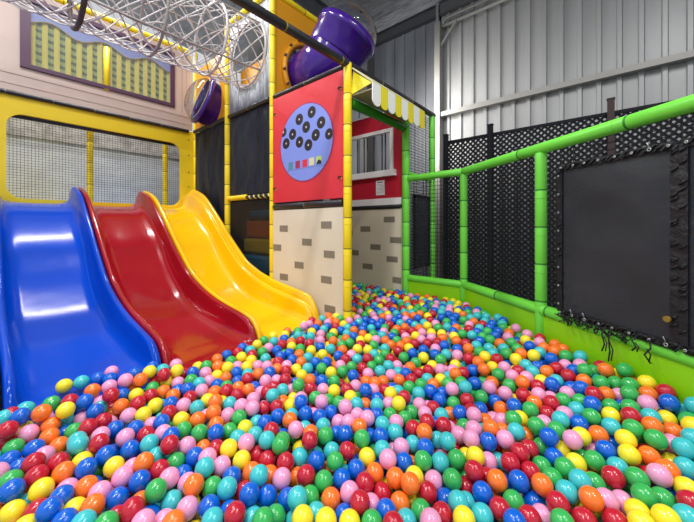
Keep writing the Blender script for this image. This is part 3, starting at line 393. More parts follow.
1614,1135,452,5,2089,1269,508,1,2422,1898,557,4,2703,1228,585,5,988,227,361,6,2569,2097,572,5,1032,688,370,3,306,1586,417,2,772,1916,464,4,1685,808,438,1,2627,2588,596,4,2250,827,551,5,
2627,798,602,6,1233,1799,476,2,2596,962,592,1,1584,813,442,2,2820,2551,607,4,2905,1008,609,2,1358,-23,419,6,740,1980,466,4,1240,1304,444,0,1264,457,392,2,699,1313,413,5,2857,957,609,0,
1901,1970,532,5,774,1670,445,2,2948,1874,589,1,2536,802,589,5,2205,240,571,5,1044,1115,410,5,2484,2581,590,2,2024,885,509,0,2617,1204,580,3,1642,72,467,6,3030,1348,603,0,936,617,361,5,
2469,1140,570,6,2546,1264,574,1,1567,362,431,3,2093,505,542,0,1762,1707,506,5,2755,1107,596,0,2018,1869,532,0,2430,728,578,5,2835,1609,584,3,432,1605,430,0,1821,693,466,5,1685,1782,504,6,
843,1053,398,1,1842,1191,478,0,2966,1376,598,1,880,958,384,1,2635,2240,579,1,3043,2791,621,0,2204,2146,557,5,2137,2488,571,1,2751,1352,588,3,2142,2069,549,4,2282,2070,556,3,1904,699,488,0,
2032,149,540,2,922,1630,435,0,924,1700,446,3,857,1680,438,0,2144,1195,518,3,1755,1777,506,5,2099,19,570,1,1112,1774,465,5,1624,323,437,3,2024,513,528,4,498,1932,452,2,974,460,368,1,
1344,1511,455,0,2494,519,602,2,1958,1385,500,1,2257,1104,540,6,1439,1022,429,4,1598,-88,475,5,1809,39,501,1,1385,621,400,5,2438,822,577,4,1437,1385,460,2,2514,1624,562,6,1524,849,438,1,
292,1427,409,6,2482,1420,560,1,3050,2454,613,3,2518,2168,573,5,2625,1827,568,1,2108,1746,533,6,152,1364,402,6,2402,2568,584,1,1413,539,408,5,2278,1512,535,6,1225,-63,397,0,307,1202,385,4,
1675,1472,478,3,2210,2369,568,5,1492,1966,504,6,2757,2503,599,2,2736,1009,598,4,1538,916,423,0,2199,2028,551,1,2403,2043,560,3,563,1239,404,5,2041,1783,529,0,2974,2801,618,1,2961,1704,591,4,
874,1562,441,6,2578,2303,580,4,2557,1455,569,3,2739,1728,574,2,2357,1923,555,3,1314,1575,461,0,1675,-40,482,1,2173,343,566,0,1617,-349,497,5,503,950,369,4,1770,934,459,2,1054,430,367,4,
3025,1835,592,4,1054,1219,426,5,2381,335,598,3,2788,943,604,4,2229,936,540,1,110,1940,445,5,2394,2456,581,1,925,904,389,4,2721,876,603,2,1527,419,419,6,650,1607,441,4,2151,2307,560,2,
1435,1878,493,2,2894,2565,609,0,-54,1606,429,3,2080,199,548,2,1927,335,509,0,-97,1869,451,0,360,1148,365,6,486,1863,450,2,2913,2005,583,3,-44,1724,438,0,2818,2066,583,1,2667,2310,586,5,
618,1752,449,2,2106,1905,539,6,2894,2285,596,4,2845,2485,603,2,2390,604,583,5,822,1739,449,4,1452,-80,432,5,647,1676,439,0,1293,1902,490,0,2360,2786,595,2,2376,2189,564,5,786,1016,381,1,
641,1471,423,0,1869,1865,521,4,1373,213,403,4,3050,1636,600,6,358,1434,387,4,1962,603,507,4,1490,231,419,0,2144,553,548,4,2730,1877,573,3,2594,1719,567,5,1472,-176,444,4,2695,2536,597,0,
2640,1027,590,6,2759,2332,587,2,1628,1974,516,0,1745,275,473,5,2431,2656,592,6,2213,665,554,2,1678,574,447,2,2418,1448,554,2,413,1776,442,0,1790,1355,484,1,2501,729,587,3,2460,1691,554,3,
2891,1268,596,4,606,1412,409,4,1462,695,412,1,2825,2365,597,1,2947,1944,589,1,2450,2770,598,3,1319,1194,447,0,817,1118,402,5,1309,736,413,0,2698,1538,576,6,1174,280,376,0,1929,110,529,2,
2209,1629,532,0,1604,1465,474,3,1521,-75,443,0,877,1933,466,0,295,1121,369,4,1676,282,462,3,1064,361,370,0,2831,2812,618,2,2802,1281,594,0,2069,268,538,0,174,1554,415,5,2167,42,569,1,
238,1210,390,3,1054,1736,455,3,2754,1180,590,2,3024,1905,594,6,834,1256,416,3,214,1699,437,2,87,1664,426,4,1745,129,489,5,2426,1806,550,0,2743,792,609,6,943,1564,435,0,1875,-339,557,4,
1835,1636,506,2,2091,121,565,6,2283,890,547,5,868,777,371,5,3045,2099,598,4,758,476,358,4,1645,986,445,4,400,1313,401,0,1523,522,432,0,1785,-105,516,2,1367,133,365,6,1829,-213,482,3,
624,1356,362,2,2084,554,487,3,511,1454,358,5,1977,452,470,5,455,1004,321,6,959,950,348,5,1141,756,352,0,761,1070,345,1,1551,474,382,0,1240,1230,388,6,1447,15,386,3,1467,297,374,6,
1800,635,424,6,938,365,309,4,2351,617,525,6,1269,523,350,4,636,1878,405,5,131,1435,361,5,1069,301,321,2,664,1272,354,0,1583,1424,421,6,669,1985,417,4,451,1940,398,2,1999,108,494,4,
1844,306,449,2,423,1658,385,1,1902,505,449,3,348,1716,388,0,696,814,317,3,2137,872,473,3,891,1034,350,6,1156,1495,399,6,1691,501,410,4,593,1018,327,0,1767,-160,463,4,1746,1095,415,3,
1779,432,428,6,2352,283,547,6,1307,1794,430,4,1668,1192,414,5,2191,288,521,1,1970,-26,501,3,1190,391,339,4,23,1763,389,5,1030,1177,374,4,1364,1383,404,0,1021,1472,392,5,887,1126,361,5,
2023,671,467,0,2134,231,515,3,754,775,318,0,1534,1147,401,3,331,1940,405,1,2001,824,454,0,-84,1937,403,1,1845,1025,415,4,1546,100,398,3,1212,658,349,2,1559,-331,432,1,1418,862,379,6,
1090,1246,372,4,914,670,322,4,59,1403,357,0,2094,795,475,3,1239,125,342,6,1869,55,468,5,6,1955,404,6,1750,1333,428,1,724,1237,351,4,1168,92,330,6,1306,816,372,2,508,1215,342,6,
726,1691,395,6,1248,717,361,4,1276,392,349,0,1124,1312,384,0,1449,-226,401,1,325,1503,371,4,1768,29,445,1,961,1827,414,3,1232,212,339,5,1145,1585,401,1,1324,481,358,5,1274,1856,434,0,
-8,1604,376,3,1113,1159,375,6,36,1541,370,3,1498,1008,393,4,442,1447,368,4,1465,1656,428,4,365,1877,400,2,2068,936,463,5,1996,976,448,6,613,824,312,2,2400,471,541,1,1753,534,420,5,
1485,1326,407,2,1075,499,331,1,1610,-147,426,0,1834,754,425,3,1889,-48,483,1,2211,178,536,6,2452,413,551,0,838,1522,385,2,195,1223,336,4,1978,174,486,4,766,1460,377,6,870,1612,392,5,
762,1353,371,5,1242,1534,401,0,253,1654,382,1,1343,281,356,6,1559,1232,406,2,1082,1369,388,5,1286,-73,361,2,1773,328,433,0,1371,973,378,2,193,1305,347,3,1534,1375,413,1,104,1800,393,5,
509,1288,351,6,1083,1888,420,0,913,569,316,3,1974,269,481,0,1688,691,399,6,481,1755,388,1,2205,508,509,6,827,930,336,1,1520,1507,421,0,882,1859,414,4,1899,-204,499,1,1386,1715,429,0,
1478,-294,411,0,-72,1836,394,0,1034,1694,403,1,805,679,314,2,1371,352,358,4,1733,-33,443,3,1509,735,378,1,1366,567,358,4,1023,1570,398,5,1700,1039,408,6,159,1612,375,3,424,1356,351,0,
1368,1063,386,2,1423,1568,420,5,1090,710,338,0,1297,73,355,6,394,1584,376,6,1140,1818,418,2,963,750,332,1,1393,489,363,2,1534,805,385,1,726,1794,400,6,2277,424,527,3,1899,398,454,4,
1119,142,324,2,1266,1693,420,1,1941,642,452,0,1689,621,397,6,1478,137,386,1,1333,1455,404,6,2228,348,522,5,1690,867,401,4,250,1843,397,1,1300,618,361,5,1601,859,391,4,1205,553,343,2,
1100,1091,370,3,461,1823,398,0,1314,1321,391,3,797,1292,369,0,1728,926,403,1,-4,1866,397,2,1539,-210,418,6,1464,1437,413,4,1584,642,385,3,2180,712,494,3,1421,1209,394,0,1877,870,430,4,
253,1161,330,2,224,1513,371,5,968,1670,401,3,1207,780,356,4,389,1025,320,4,491,1611,381,3,941,490,315,5,1203,1095,377,2,1406,682,373,3,703,1163,344,6,1788,1153,419,1,70,1982,406,1,
-90,1743,388,2,1355,1560,406,6,1801,132,445,6,1100,947,363,3,872,482,308,3,1006,1404,382,4,1585,1324,415,5,2273,495,519,0,2046,401,490,3,1014,1894,423,6,551,1788,398,4,822,757,322,3,
1184,896,367,2,1472,538,371,3,1251,-10,350,4,689,1589,385,5,932,1977,426,4,1135,234,326,3,1216,1339,385,0,-60,1663,382,3,207,1379,356,6,423,1162,337,0,1730,-274,462,2,852,1220,358,6,
552,945,320,4,1598,1072,399,2,2034,216,498,0,1667,228,417,0,1951,1083,435,0,1165,1916,433,6,489,898,310,1,1856,219,455,6,967,1212,371,4,1582,-61,412,2,1483,411,366,2,611,1716,389,2,
1349,24,368,2,2123,458,500,6,1351,-230,383,0,88,1613,376,4,-23,1456,363,6,1630,27,414,2,515,1041,328,6,935,1344,373,2,1110,601,338,4,616,1137,339,4,657,1782,399,1,826,1935,419,2,
1768,-336,478,3,641,1445,358,1,247,1915,402,0,145,1911,391,5,1114,1982,436,2,1292,1389,399,2,1381,1136,390,0,276,1725,388,5,744,1886,407,1,1245,1603,412,0,1556,574,384,5,1241,1030,377,2,
538,1970,409,6,674,983,325,3,682,685,308,0,1816,1089,418,2,1031,391,314,3,2380,383,544,3,1795,894,408,4,1177,1411,396,3,1688,337,411,6,575,1656,388,2,384,1810,389,6,1007,605,328,2,
2269,698,508,3,2077,328,501,1,2097,688,476,5,1798,973,408,1,1624,139,411,5,921,805,332,2,1961,718,453,0,1294,1185,382,3,2007,-122,518,4,693,1365,367,3,1755,1227,421,3,1515,351,383,5,
538,1516,374,0,1206,1841,427,3,2129,79,524,5,1467,636,375,0,898,1274,367,0,614,1572,381,5,1646,-294,447,2,2301,235,541,6,1638,799,387,1,578,1225,337,0,1905,273,465,4,1032,910,354,3,
1727,85,436,0,77,1893,400,2,1989,906,449,6,862,1457,379,2,251,1577,375,1,2110,620,488,6,730,888,325,3,793,1575,384,4,-74,1569,374,0,315,1808,395,6,1230,1755,422,4,1858,-149,484,6,
1354,-85,375,6,2179,625,498,4,1652,431,396,3,2038,49,513,1,1241,1927,436,5,1014,1978,430,2,1006,274,312,5,960,1027,355,4,1822,-70,467,2,1569,268,395,0,843,567,309,0,120,1315,346,0,
325,1641,378,3,2205,810,492,6,97,1506,369,0,995,1104,361,0,2470,481,549,0,601,1940,403,3,571,1085,332,1,1059,1795,416,5,1606,965,390,5]
# ================================================================ SETTING
XM = 5.2
m = MB('floor'); m.box((-5, -6, -.06), (8, 8, .12)); struct(m.build('floor'), 'grey concrete floor under the ball pit')
def sheet_wall(name, X, y0, y1, z0, z1, mt, per=.2, rib=.045, dep=.028, lab=''):
    m = MB(mt); y = y0; prof = []
    while y < y1:
        prof += [(X, y), (X, y+per-rib-.02), (X-dep, y+per-rib-.008), (X-dep, y+per-.012)]; 
        y += per
    prof.append((X, y))
    k = len(prof); vs = [(x, yy, z0) for x, yy in prof] + [(x, yy, z1) for x, yy in prof] + [(X+.05, prof[0][1], z0), (X+.05, prof[-1][1], z0), (X+.05, prof[-1][1], z1), (X+.05, prof[0][1], z1)]
    m.add(vs, [(i+1, i, k+i, k+i+1) for i in range(k-1)] + [(2*k, 2*k+1, 2*k+2, 2*k+3)])
    return struct(m.build(name), lab)
sheet_wall('wall_right', XM, -4.2, 2.28, 0, 5.3, 'zinc', lab='bright corrugated metal wall behind the lattice fence')
sheet_wall('wall_back', 6.0, 2.3, 7.8, 0, 5.55, 'dark_sheet', per=.25, lab='shaded grey corrugated metal wall behind the red house front')
m = MB('dark_sheet'); m.box((XM, 2.3, 0), (6.0, 2.36, 5.5)); struct(m.build('wall_return'), 'short return of metal wall beside the steel column')
m = MB('foil')       # sloping roof with purlin sag
nx, ny = 36, 48
vs = []
for i in range(nx+1):
    for j in range(ny+1):
        x = -5+12.5*i/nx; y = -6+15*j/ny
        vs.append((x, y, 6.05+.10*(6.5-x) - .035*math.cos(2*PI*x/1.2) + .02*math.sin(2*PI*y/.45)))
m.add(vs, [(i*(ny+1)+j, i*(ny+1)+j+1, (i+1)*(ny+1)+j+1, (i+1)*(ny+1)+j) for i in range(nx) for j in range(ny)], 0, True)
struct(m.build('ceiling'), 'dark foil lined roof sheets')
def ibeam(name, a, b, w, h, mt, lab, up=(0,0,1)):
    m = MB(mt); a, b, u = Vector(a), Vector(b), Vector(up)
    m.bar(a+u*(h/2), b+u*(h/2), w, .014, up=up); m.bar(a-u*(h/2), b-u*(h/2), w, .014, up=up); m.bar(a, b, .012, h, up=up)
    return struct(m.build(name), lab)
ibeam('trim_1', (5.95, 2.0, 5.68), (5.95, 8, 5.68), .12, .22, 'steel_dark', 'dark steel eave beam over the shaded wall')
ibeam('trim_2', (-4, 4.55, 6.05), (6.2, 4.55, 5.6), .2, .38, 'steel_dark', 'dark steel rafter under the roof')
ibeam('trim_3', (5.15, -4.2, 5.12), (5.15, 2.3, 5.12), .12, .2, 'steel_dark', 'dark steel beam above bright metal wall')
ibeam('trim_4', (5.85, 4.42, 0), (5.85, 4.42, 5.6), .2, .2, 'steel', 'grey steel column behind purple tunnel pod', up=(1,0,0))
m = MB('steel'); m.box((5.04, 2.26, 0), (5.2, 2.36, 4.86)); struct(m.build('trim_5', bevel=.006), 'pale steel column at the end of the bright metal wall')
m = MB('steel'); m.bar((5.11, -4.2, 3.285), (5.11, 2.28, 3.285), .09, .075); struct(m.build('trim_6'), 'horizontal steel girt across the bright metal wall')
m = MB('steel')
m.tube([(5.1, -4.2, 4.78), (5.1, 2.25, 4.78)], .025); m.tube([(5.08, -4.2, 4.88), (5.08, 2.1, 4.88), (5.08, 2.2, 4.86), (5.1, 2.24, 4.78)], .018)
struct(m.build('trim_7'), 'pair of pale conduits along the top of bright metal wall')
m = MB('steel'); m.bar((5.1, 2.27, 4.45), (5.1, 2.0, 4.76), .05, .03); struct(m.build('trim_8'), 'small diagonal steel brace by pale column')
# pale interior of the slide tower
m = MB('interior', 'interior_dark'); m.box((-1.2, 6.34, .12), (2.6, 6.4, 3.0)); m.box((-1.2, 6.31, 2.66), (2.6, 6.34, 3.0), 1)
tag(m.build('lining_wall'), 'pale grey lining seen through the net above slides', 'wall panel')
m = MB('blue_mat', 'yellow_mat')
m.box((-.3, 4.95, 1.50), (.86, 6.3, 1.655), 1); m.box((.86, 4.95, 1.50), (2.05, 6.3, 1.655), 0)
tag(m.build('platform_mat'), 'pale blue and yellow padded platform at the top of the slides', 'mat')
m = MB('dark_room'); m.box((2.7, 5.2, .12), (5.2, 5.26, 2.82));  # dark sheet added behind the mesh so world light stays out
tag(m.build('tower_dark_sheet'), 'added dark sheet shading the inside of play tower behind black mesh panels', 'lining')

# ================================================================ LATTICE FENCE (behind the green fence)
t = thing('lattice_fence', (4.3, 0, .12), 'tall black diagonal lattice fence in front of the metal wall', 'fence')
XL = 4.3
for yy, z1, mt in ((1.822, 2.67, 'lattice'), (1.23, 2.69, 'lattice'), (.041, 2.71, 'lattice_red'), (-1.15, 2.71, 'lattice')):
    m = MB(mt); m.box((XL-.055, yy-.03, .12), (XL-.005, yy+.03, z1)); m.box((XL-.06, yy-.035, z1), (XL, yy+.035, z1+.012))
    m.build('post', t, 'maroon lattice post' if mt == 'lattice_red' else None)
for a, b in ((1.82, 1.23), (1.23, .041), (.041, -1.15), (-1.15, -2.2)):
    m = MB('lattice'); ZB, ZT = .3, 2.575; per = .068*math.sqrt(2); H = ZT-ZB; W = a-b
    for sgn in (1, -1):
        k0 = -int(H/.068)-1
        q = -H
        xoff = .005*sgn
        s_ = -H
        while s_ < W:
            # line y = b+s_+t , z = ZB+t (or mirrored)
            t0 = max(0, -s_); t1 = min(H, W-s_)
            if t1-t0 > .02:
                if sgn > 0: A = (XL+xoff, b+s_+t0, ZB+t0); B = (XL+xoff, b+s_+t1, ZB+t1)
                else: A = (XL+xoff, a-s_-t0, ZB+t0); B = (XL+xoff, a-s_-t1, ZB+t1)
                m.bar(A, B, .0245, .008, up=(1,0,0))
            s_ += .068
    m.bar((XL, a, ZT), (XL, b, ZT), .03, .035); m.bar((XL, a, ZB), (XL, b, ZB), .03, .035)
    m.build('lattice_panel', t)

# ================================================================ POSTS AND PIPES OF THE PLAY FRAME
XA, YC, YB = 2.09, 1.784, 4.87
ZT, ZM = 2.80, 1.60
def post(mt, seam, x, y, z0, z1, r, label, group='padded posts of the play frame', sp=.26):
    m = MB(mt, seam); m.padded((x, y, z0), (x, y, z1), r, sp); 
    cap = [(x, y, z1+.0), (x, y, z1+.012), (x, y, z1+.018)]; m.tube(cap, [r*.9, r*.6, r*.1], 16)
    return tag(m.build('padded_post'), label, 'post')
post('yellow_vinyl', 'seam', XA, YC, .12, ZT+.02, .037, 'yellow padded post standing in balls at front corner of red panel')
post('yellow_vinyl', 'seam', XA, 2.87, .12, 4.0, .033, 'tall yellow padded post between red panel and black mesh')
post('yellow_vinyl', 'seam', XA, 3.835, .12, 4.0, .037, 'yellow padded post between two black mesh panels, wrapped at its top')
post('yellow_vinyl', 'seam', XA+.025, YB-.04, 1.66, 4.0, .03, 'yellow padded post at corner beside pink house front')
post('green_vinyl', 'green_seam', 3.093, YC, .12, ZT-.04, .042, 'green padded post under the far end of awning')
post('green_vinyl', 'green_seam', 3.745, YC, .12, ZT-.02, .042, 'green padded post furthest back, under end of black pipe')
def pipe(mt, a, b, r, label, seam=.45, sm='seam'):
    m = MB(mt, sm); m.padded(a, b, r, seam, 14, ties=False); return tag(m.build('padded_pipe'), label, 'pipe')
pipe('black_vinyl', (3.80, YC, ZT+.01), (.2, YC, ZT+.01), .034, 'long black padded pipe running diagonally over the awning', .6)
pipe('black_vinyl', (XA-.005, 1.83, ZT-.0), (XA-.005, 2.83, ZT-.0), .026, 'black padded pipe along top edge of red panel', .5)
pipe('black_vinyl', (XA-.005, 2.91, ZT-.0), (XA-.005, 3.79, ZT-.0), .026, 'black padded pipe below the silver cloth', .5)
pipe('black_vinyl', (XA-.005, 3.88, ZT-.0), (XA-.005, 4.80, ZT-.0), .026, 'black padded pipe below the small purple dome', .5)
pipe('black_vinyl', (XA-.0, 1.83, ZM-.0), (XA-.0, 2.83, ZM-.0), .034, 'black padded pipe between red panel and stone panel', .5)
pipe('black_vinyl', (-.2, YB-.02, ZT+.005), (2.02, YB-.02, ZT+.005), .024, 'black padded pipe between yellow wall and pink house front', .35, 'steel_dark')
pipe('yellow_vinyl', (XA, 2.91, 4.0), (XA, 3.80, 4.0), .035, 'yellow padded pipe sloping over silver cloth')
pipe('yellow_vinyl', (XA+.04, 2.87, 3.98), (3.4, 2.87, 3.98), .035, 'yellow padded pipe above the orange panel')
pipe('yellow_vinyl', (-.3, YB, 4.0), (2.02, YB, 4.0), .035, 'yellow padded pipe along the top of pink house front')
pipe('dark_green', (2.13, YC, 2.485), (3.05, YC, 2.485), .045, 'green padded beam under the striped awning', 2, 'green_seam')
pipe('green_vinyl', (3.135, YC, 1.98), (3.70, YC, 1.98), .03, 'short green padded pipe between two green posts', .5, 'green_seam')
# rope pole with yellow sleeve
t = thing('rope_rail', (XA, 3.35, 1.73), 'rope wrapped rail with yellow ribbed end below the black mesh', 'rail')
m = MB('yellow_vinyl'); 
n = 60; m.tube([(XA, 3.80-.42*i/n, 1.745) for i in range(n+1)], [.026+.008*math.sin(i*1.25) for i in range(n+1)], 12); m.build('yellow_sleeve', t)
m = MB('hem', 'yellow_mat')
for k in range(3):
    m.tube([(XA+.016*math.cos(i*.35+k*2.09), 3.38-.48*i/90, 1.735+.016*math.sin(i*.35+k*2.09)) for i in range(91)], .011, 6, 1 if k == 2 else 0)
m.build('rope', t)

# ================================================================ PANELS ON THE A PLANE
A3 = lambda y, z: (XA, y, z)
def pillow(m, to3, w0, w1, h0, h1, bul, nrm, mi=0, n=14, th=.03):   # vinyl panel slightly cushioned, closed at the back
    N = Vector(nrm); vs = []
    for i in range(n+1):
        for j in range(n+1):
            a, b = i/n, j/n; e = min(1, min(a, 1-a, b, 1-b)*9)
            vs.append(Vector(to3(w0+(w1-w0)*a, h0+(h1-h0)*b)) + N*(th+bul*e*(2-e)))
    k = len(vs); m.add(vs, [(i*(n+1)+j, (i+1)*(n+1)+j, (i+1)*(n+1)+j+1, i*(n+1)+j+1) for i in range(n) for j in range(n)], mi, True)
    c = [Vector(to3(*p)) for p in ((w0,h0),(w1,h0),(w1,h1),(w0,h1))]
    m.add([*c, *[p+N*th for p in c]], [(3,2,1,0),(0,1,5,4),(1,2,6,5),(2,3,7,6),(3,0,4,7)], mi)
FR = (-1, 0, 0)
t = thing('red_panel', (XA, 2.32, 1.64), 'red vinyl panel printed with a blue oval of black records', 'panel')
m = MB('red_vinyl'); pillow(m, lambda y, z: (XA+.012, y, z), 1.822, 2.837, 1.645, 2.77, .004, FR); m.build('backing', t)
def disc(mb, cy, cz, ry, rz, x, mi=0, n=48, clipf=None, th=.002):
    pts = [(x, cy+ry*math.cos(2*PI*i/n), cz+rz*math.sin(2*PI*i/n)) for i in range(n)]
    mb.poly(pts, (-1,0,0), th, mi)
ECY, ECZ, ERY, ERZ = 2.315, 2.213, .375, .372
xp = XA-.0225
m = MB('magenta', 'lilac', 'lilac_dark'); disc(m, ECY, ECZ, ERY+.012, ERZ+.012, xp, 0, 64); disc(m, ECY, ECZ, ERY, ERZ, xp-.0015, 1, 64)
zs = 1.965; hw = math.sqrt(1-((zs-ECZ)/ERZ)**2)*ERY
m.poly([(xp-.0036, ECY-hw+.004, zs-.008), (xp-.0036, ECY+hw-.004, zs-.008), (xp-.0036, ECY+hw-.002, zs+.006), (xp-.0036, ECY-hw+.002, zs+.006)], (-1,0,0), .0006, 2)
m.build('oval_print', t, 'pale blue oval with dark pink border')
m0 = []
for cy, cz in ((2.215,2.487),(2.395,2.456),(2.087,2.36),(2.293,2.359),(2.645,2.377),(2.498,2.326),(2.16,2.257),(1.985,2.234),(2.6,2.25),(2.392,2.23),(2.261,2.179)):
    m = MB('record', 'record_label'); R_ = .056 if cy not in (2.645, 1.985) else .05
    pts = []
    for i in range(28):
        yy, zz = cy+R_*math.cos(2*PI*i/28), cz+R_*math.sin(2*PI*i/28)
        q = math.hypot((yy-ECY)/ERY, (zz-ECZ)/ERZ)
        if q > 1: yy = ECY+(yy-ECY)/q; zz = ECZ+(zz-ECZ)/q
        pts.append((xp-.0036, yy, zz))
    m.poly(pts, (-1,0,0), .0008, 0); disc(m, cy, cz, .0095, .0105, xp-.0045, 1, 14, th=.0004)
    m.build('printed_record', t)
for (cy, cz), mt in zip(((2.527,2.009),(2.419,2.009),(2.314,2.008),(2.215,2.013),(2.116,2.014)), ('teal','crimson','red_vinyl','cream','limeswatch')):
    m = MB(mt, 'record'); a = .034; m.poly([(xp-.0037, cy-a, cz-a*1.1), (xp-.0037, cy+a, cz-a*1.1), (xp-.0037, cy+a, cz+a*1.1), (xp-.0037, cy-a, cz+a*1.1)], (-1,0,0), .0006)
    if mt == 'limeswatch': m.poly([(xp-.0045, cy-a, cz-a*1.1), (xp-.0045, cy+a, cz-a*1.1), (xp-.0045, cy+a*.6, cz-.01), (xp-.0045, cy, cz+.008), (xp-.0045, cy-a, cz-.012)], (-1,0,0), .0004, 1)
    m.build('printed_sleeve', t)
for y_, z_ in ((1.86, 2.62), (1.86, 1.83), (2.80, 2.60), (2.80, 1.80)):
    m = MB('cord', 'green_vinyl')
    m.tube([(XA-.02, y_-.02, z_), (XA-.032, y_, z_+.004), (XA-.03, y_+.012, z_-.012)], .006, 6, 0); m.tube([(XA-.02, y_-.02, z_-.012), (XA-.032, y_-.03, z_-.02)], .005, 6, 1)
    m.build('tie', t)
def stone(label, X, y0, y1, z0, z1, bricks, bw, back=False):
    t = thing('stone_panel', (X, (y0+y1)/2, z0), label, 'panel')
    m = MB('stone'); pillow(m, lambda y, z: (X+.012, y, z), y0, y1, z0, z1, .004, FR); m.build('backing', t)
    for cy, cz in bricks:
        m = MB('brick'); a = max(y0+.005, cy-bw/2); b = min(y1-.005, cy+bw/2); x = X-.0225
        m.poly([(x, a, cz-.033), (x, b, cz-.033), (x, b, cz+.033), (x, a, cz+.033)], (-1,0,0), .0015)
        m.build('brick_print', t)
    return t
stone('pale stone-look panel with grey bricks below the red oval panel', XA, 1.822, 2.837, .3, 1.562,
      [(2.023,1.405),(2.646,1.368),(2.287,1.238),(1.986,1.137),(2.755,1.165),(2.402,1.004),(2.023,.901),(2.643,.861),(1.977,.639),(2.45,.72)], .135)
stone('second pale stone-look panel with grey bricks, under the red window wall', 3.10, 1.83, 2.86, .3, 1.60,
      [(2.34,1.357),(1.908,1.234),(2.19,1.142),(1.955,1.012),(2.306,.9),(1.874,.779),(2.52,1.057),(1.994,1.47),(2.62,1.3),(2.68,.95)], .15)
# black mesh panels
def mesh_panel(label, y0, y1, z0, z1, mt, amp=.014):
    m = MB(mt); n = 26; vs = []
    for i in range(n+1):
        for j in range(n+1):
            a, b = i/n, j/n; e = min(1, min(a, 1-a, b, 1-b)*6)
            vs.append((XA+.01+e*amp*math.sin(a*19+3*b+math.sin(b*7)*1.6), y0+(y1-y0)*a, z0+(z1-z0)*b))
    k = len(vs); vs += [(v[0]+.004, v[1], v[2]) for v in vs]
    g = lambda i, j: i*(n+1)+j
    fs = [(g(i,j), g(i+1,j), g(i+1,j+1), g(i,j+1)) for i in range(n) for j in range(n)]
    m.add(vs, fs + [tuple(k+q for q in f[::-1]) for f in fs], 0, True)
    return tag(m.build('safety_mesh'), label, 'safety mesh')
mesh_panel('dark crinkled mesh panel left of the middle yellow post, over yellow slide', 3.875, 4.80, 1.2, 2.775, 'navy')
mesh_panel('dark crinkled mesh panel between middle yellow post and red panel', 2.905, 3.795, 1.775, 2.775, 'navy')
mesh_panel('see-through dark mesh panel below the rope rail', 2.905, 3.795, .4, 1.70, 'smoke', .006)
for k, (mt, z0, z1, x, lab) in enumerate((('foam_blue', 1.50, 1.60, 2.35, 'dim blue foam step behind mesh, topmost'), ('foam_orange', 1.25, 1.46, 2.3, 'dim orange foam step behind mesh'),
        ('foam_yellow', 1.05, 1.23, 2.26, 'dim yellow foam step behind mesh'), ('foam_blue', .8, 1.02, 2.22, 'dim teal foam step behind mesh, third from top'), ('foam_orange', .5, .78, 2.2, 'dim brown foam step behind mesh, lowest'))):
    m = MB(mt); m.box((x, 2.93, z0 if z0 > .6 else .12), (x+.5, 3.75, z1)); tag(m.build('foam_step', bevel=.03), lab, 'foam step')
# silver cloth with round hole above
TY, TZ, TR = 3.35, 3.44, .37
m = MB('silver'); hole = [(TY+(TR+.0)*math.cos(2*PI*i/40), TZ+(TR+.0)*math.sin(2*PI*i/40)) for i in range(40)]
ring_hole(m, lambda y, z: (XA+.01, y, z), 2.91, 3.79, 2.83, 3.96, hole, (.006, 0, 0))
for i in range(34):   # soft vertical pleats
    y_ = 2.925+.85*i/33; zb = TZ-math.sqrt(max(0, (TR+.03)**2-(y_-TY)**2)) if abs(y_-TY) < TR+.03 else 3.9
    m.tube([(XA+.006, y_+.006*math.sin(i), 2.84), (XA+.002, y_-.006*math.sin(i*2.2), (2.84+zb)/2), (XA+.006, y_+.01*math.sin(i*1.7), zb-.02)], [.009, .012, .006], 6)
tag(m.build('silver_curtain'), 'silver crinkled cloth with round opening where the rope tunnel enters', 'curtain')
# orange panel with small dome
t = thing('dome_pod', (XA, 4.35, 3.1), 'small purple pod with clear dome on orange panel near pink house front', 'play pod')
def shell(o): md = o.modifiers.new('th', 'SOLIDIFY'); md.thickness = .006; md.offset = 0
def revolve(m, c, axis, prof, n=32, mi=0):   # prof: list of (along, radius)
    c = Vector(c); d = Vector(axis).normalized(); ref = Vector((0,0,1)) if abs(d.z) < .9 else Vector((1,0,0))
    a = (ref-d*ref.dot(d)).normalized(); b = d.cross(a)
    vs = [c+d*t+(a*math.cos(2*PI*k/n)+b*math.sin(2*PI*k/n))*max(r, .0005) for t, r in prof for k in range(n)]
    m.add(vs, [(i*n+k, i*n+(k+1) % n, (i+1)*n+(k+1) % n, (i+1)*n+k) for i in range(len(prof)-1) for k in range(n)], mi, True)
m = MB('orange'); ho = [(4.3+.31*math.cos(2*PI*i/36), 3.15+.29*math.sin(2*PI*i/36)) for i in range(36)]
ring_hole(m, lambda y, z: (XA+.0, y, z), 3.88, 4.78, 2.83, 3.7, ho, (.02, 0, 0)); tag(m.build('orange_panel'), 'orange panel behind the small purple dome', 'panel')
ax = (-.93, .12, .3); pc = Vector((1.96, 4.30, 3.12))
m = MB('purple'); revolve(m, pc, ax, [(-.34, .23), (-.2, .29), (-.05, .3), (-.045, .335), (0, .335), (.004, .30), (-.0, .29), (-.05, .28), (-.2, .27), (-.32, .21)]); m.build('bowl', t)
m = MB('dome'); revolve(m, pc, ax, [(.3*math.sin(a)*.62, .3*math.cos(a)) for a in [i*PI/2/14 for i in range(15)]]); shell(m.build('clear_dome', t, 'clear bubble dome'))
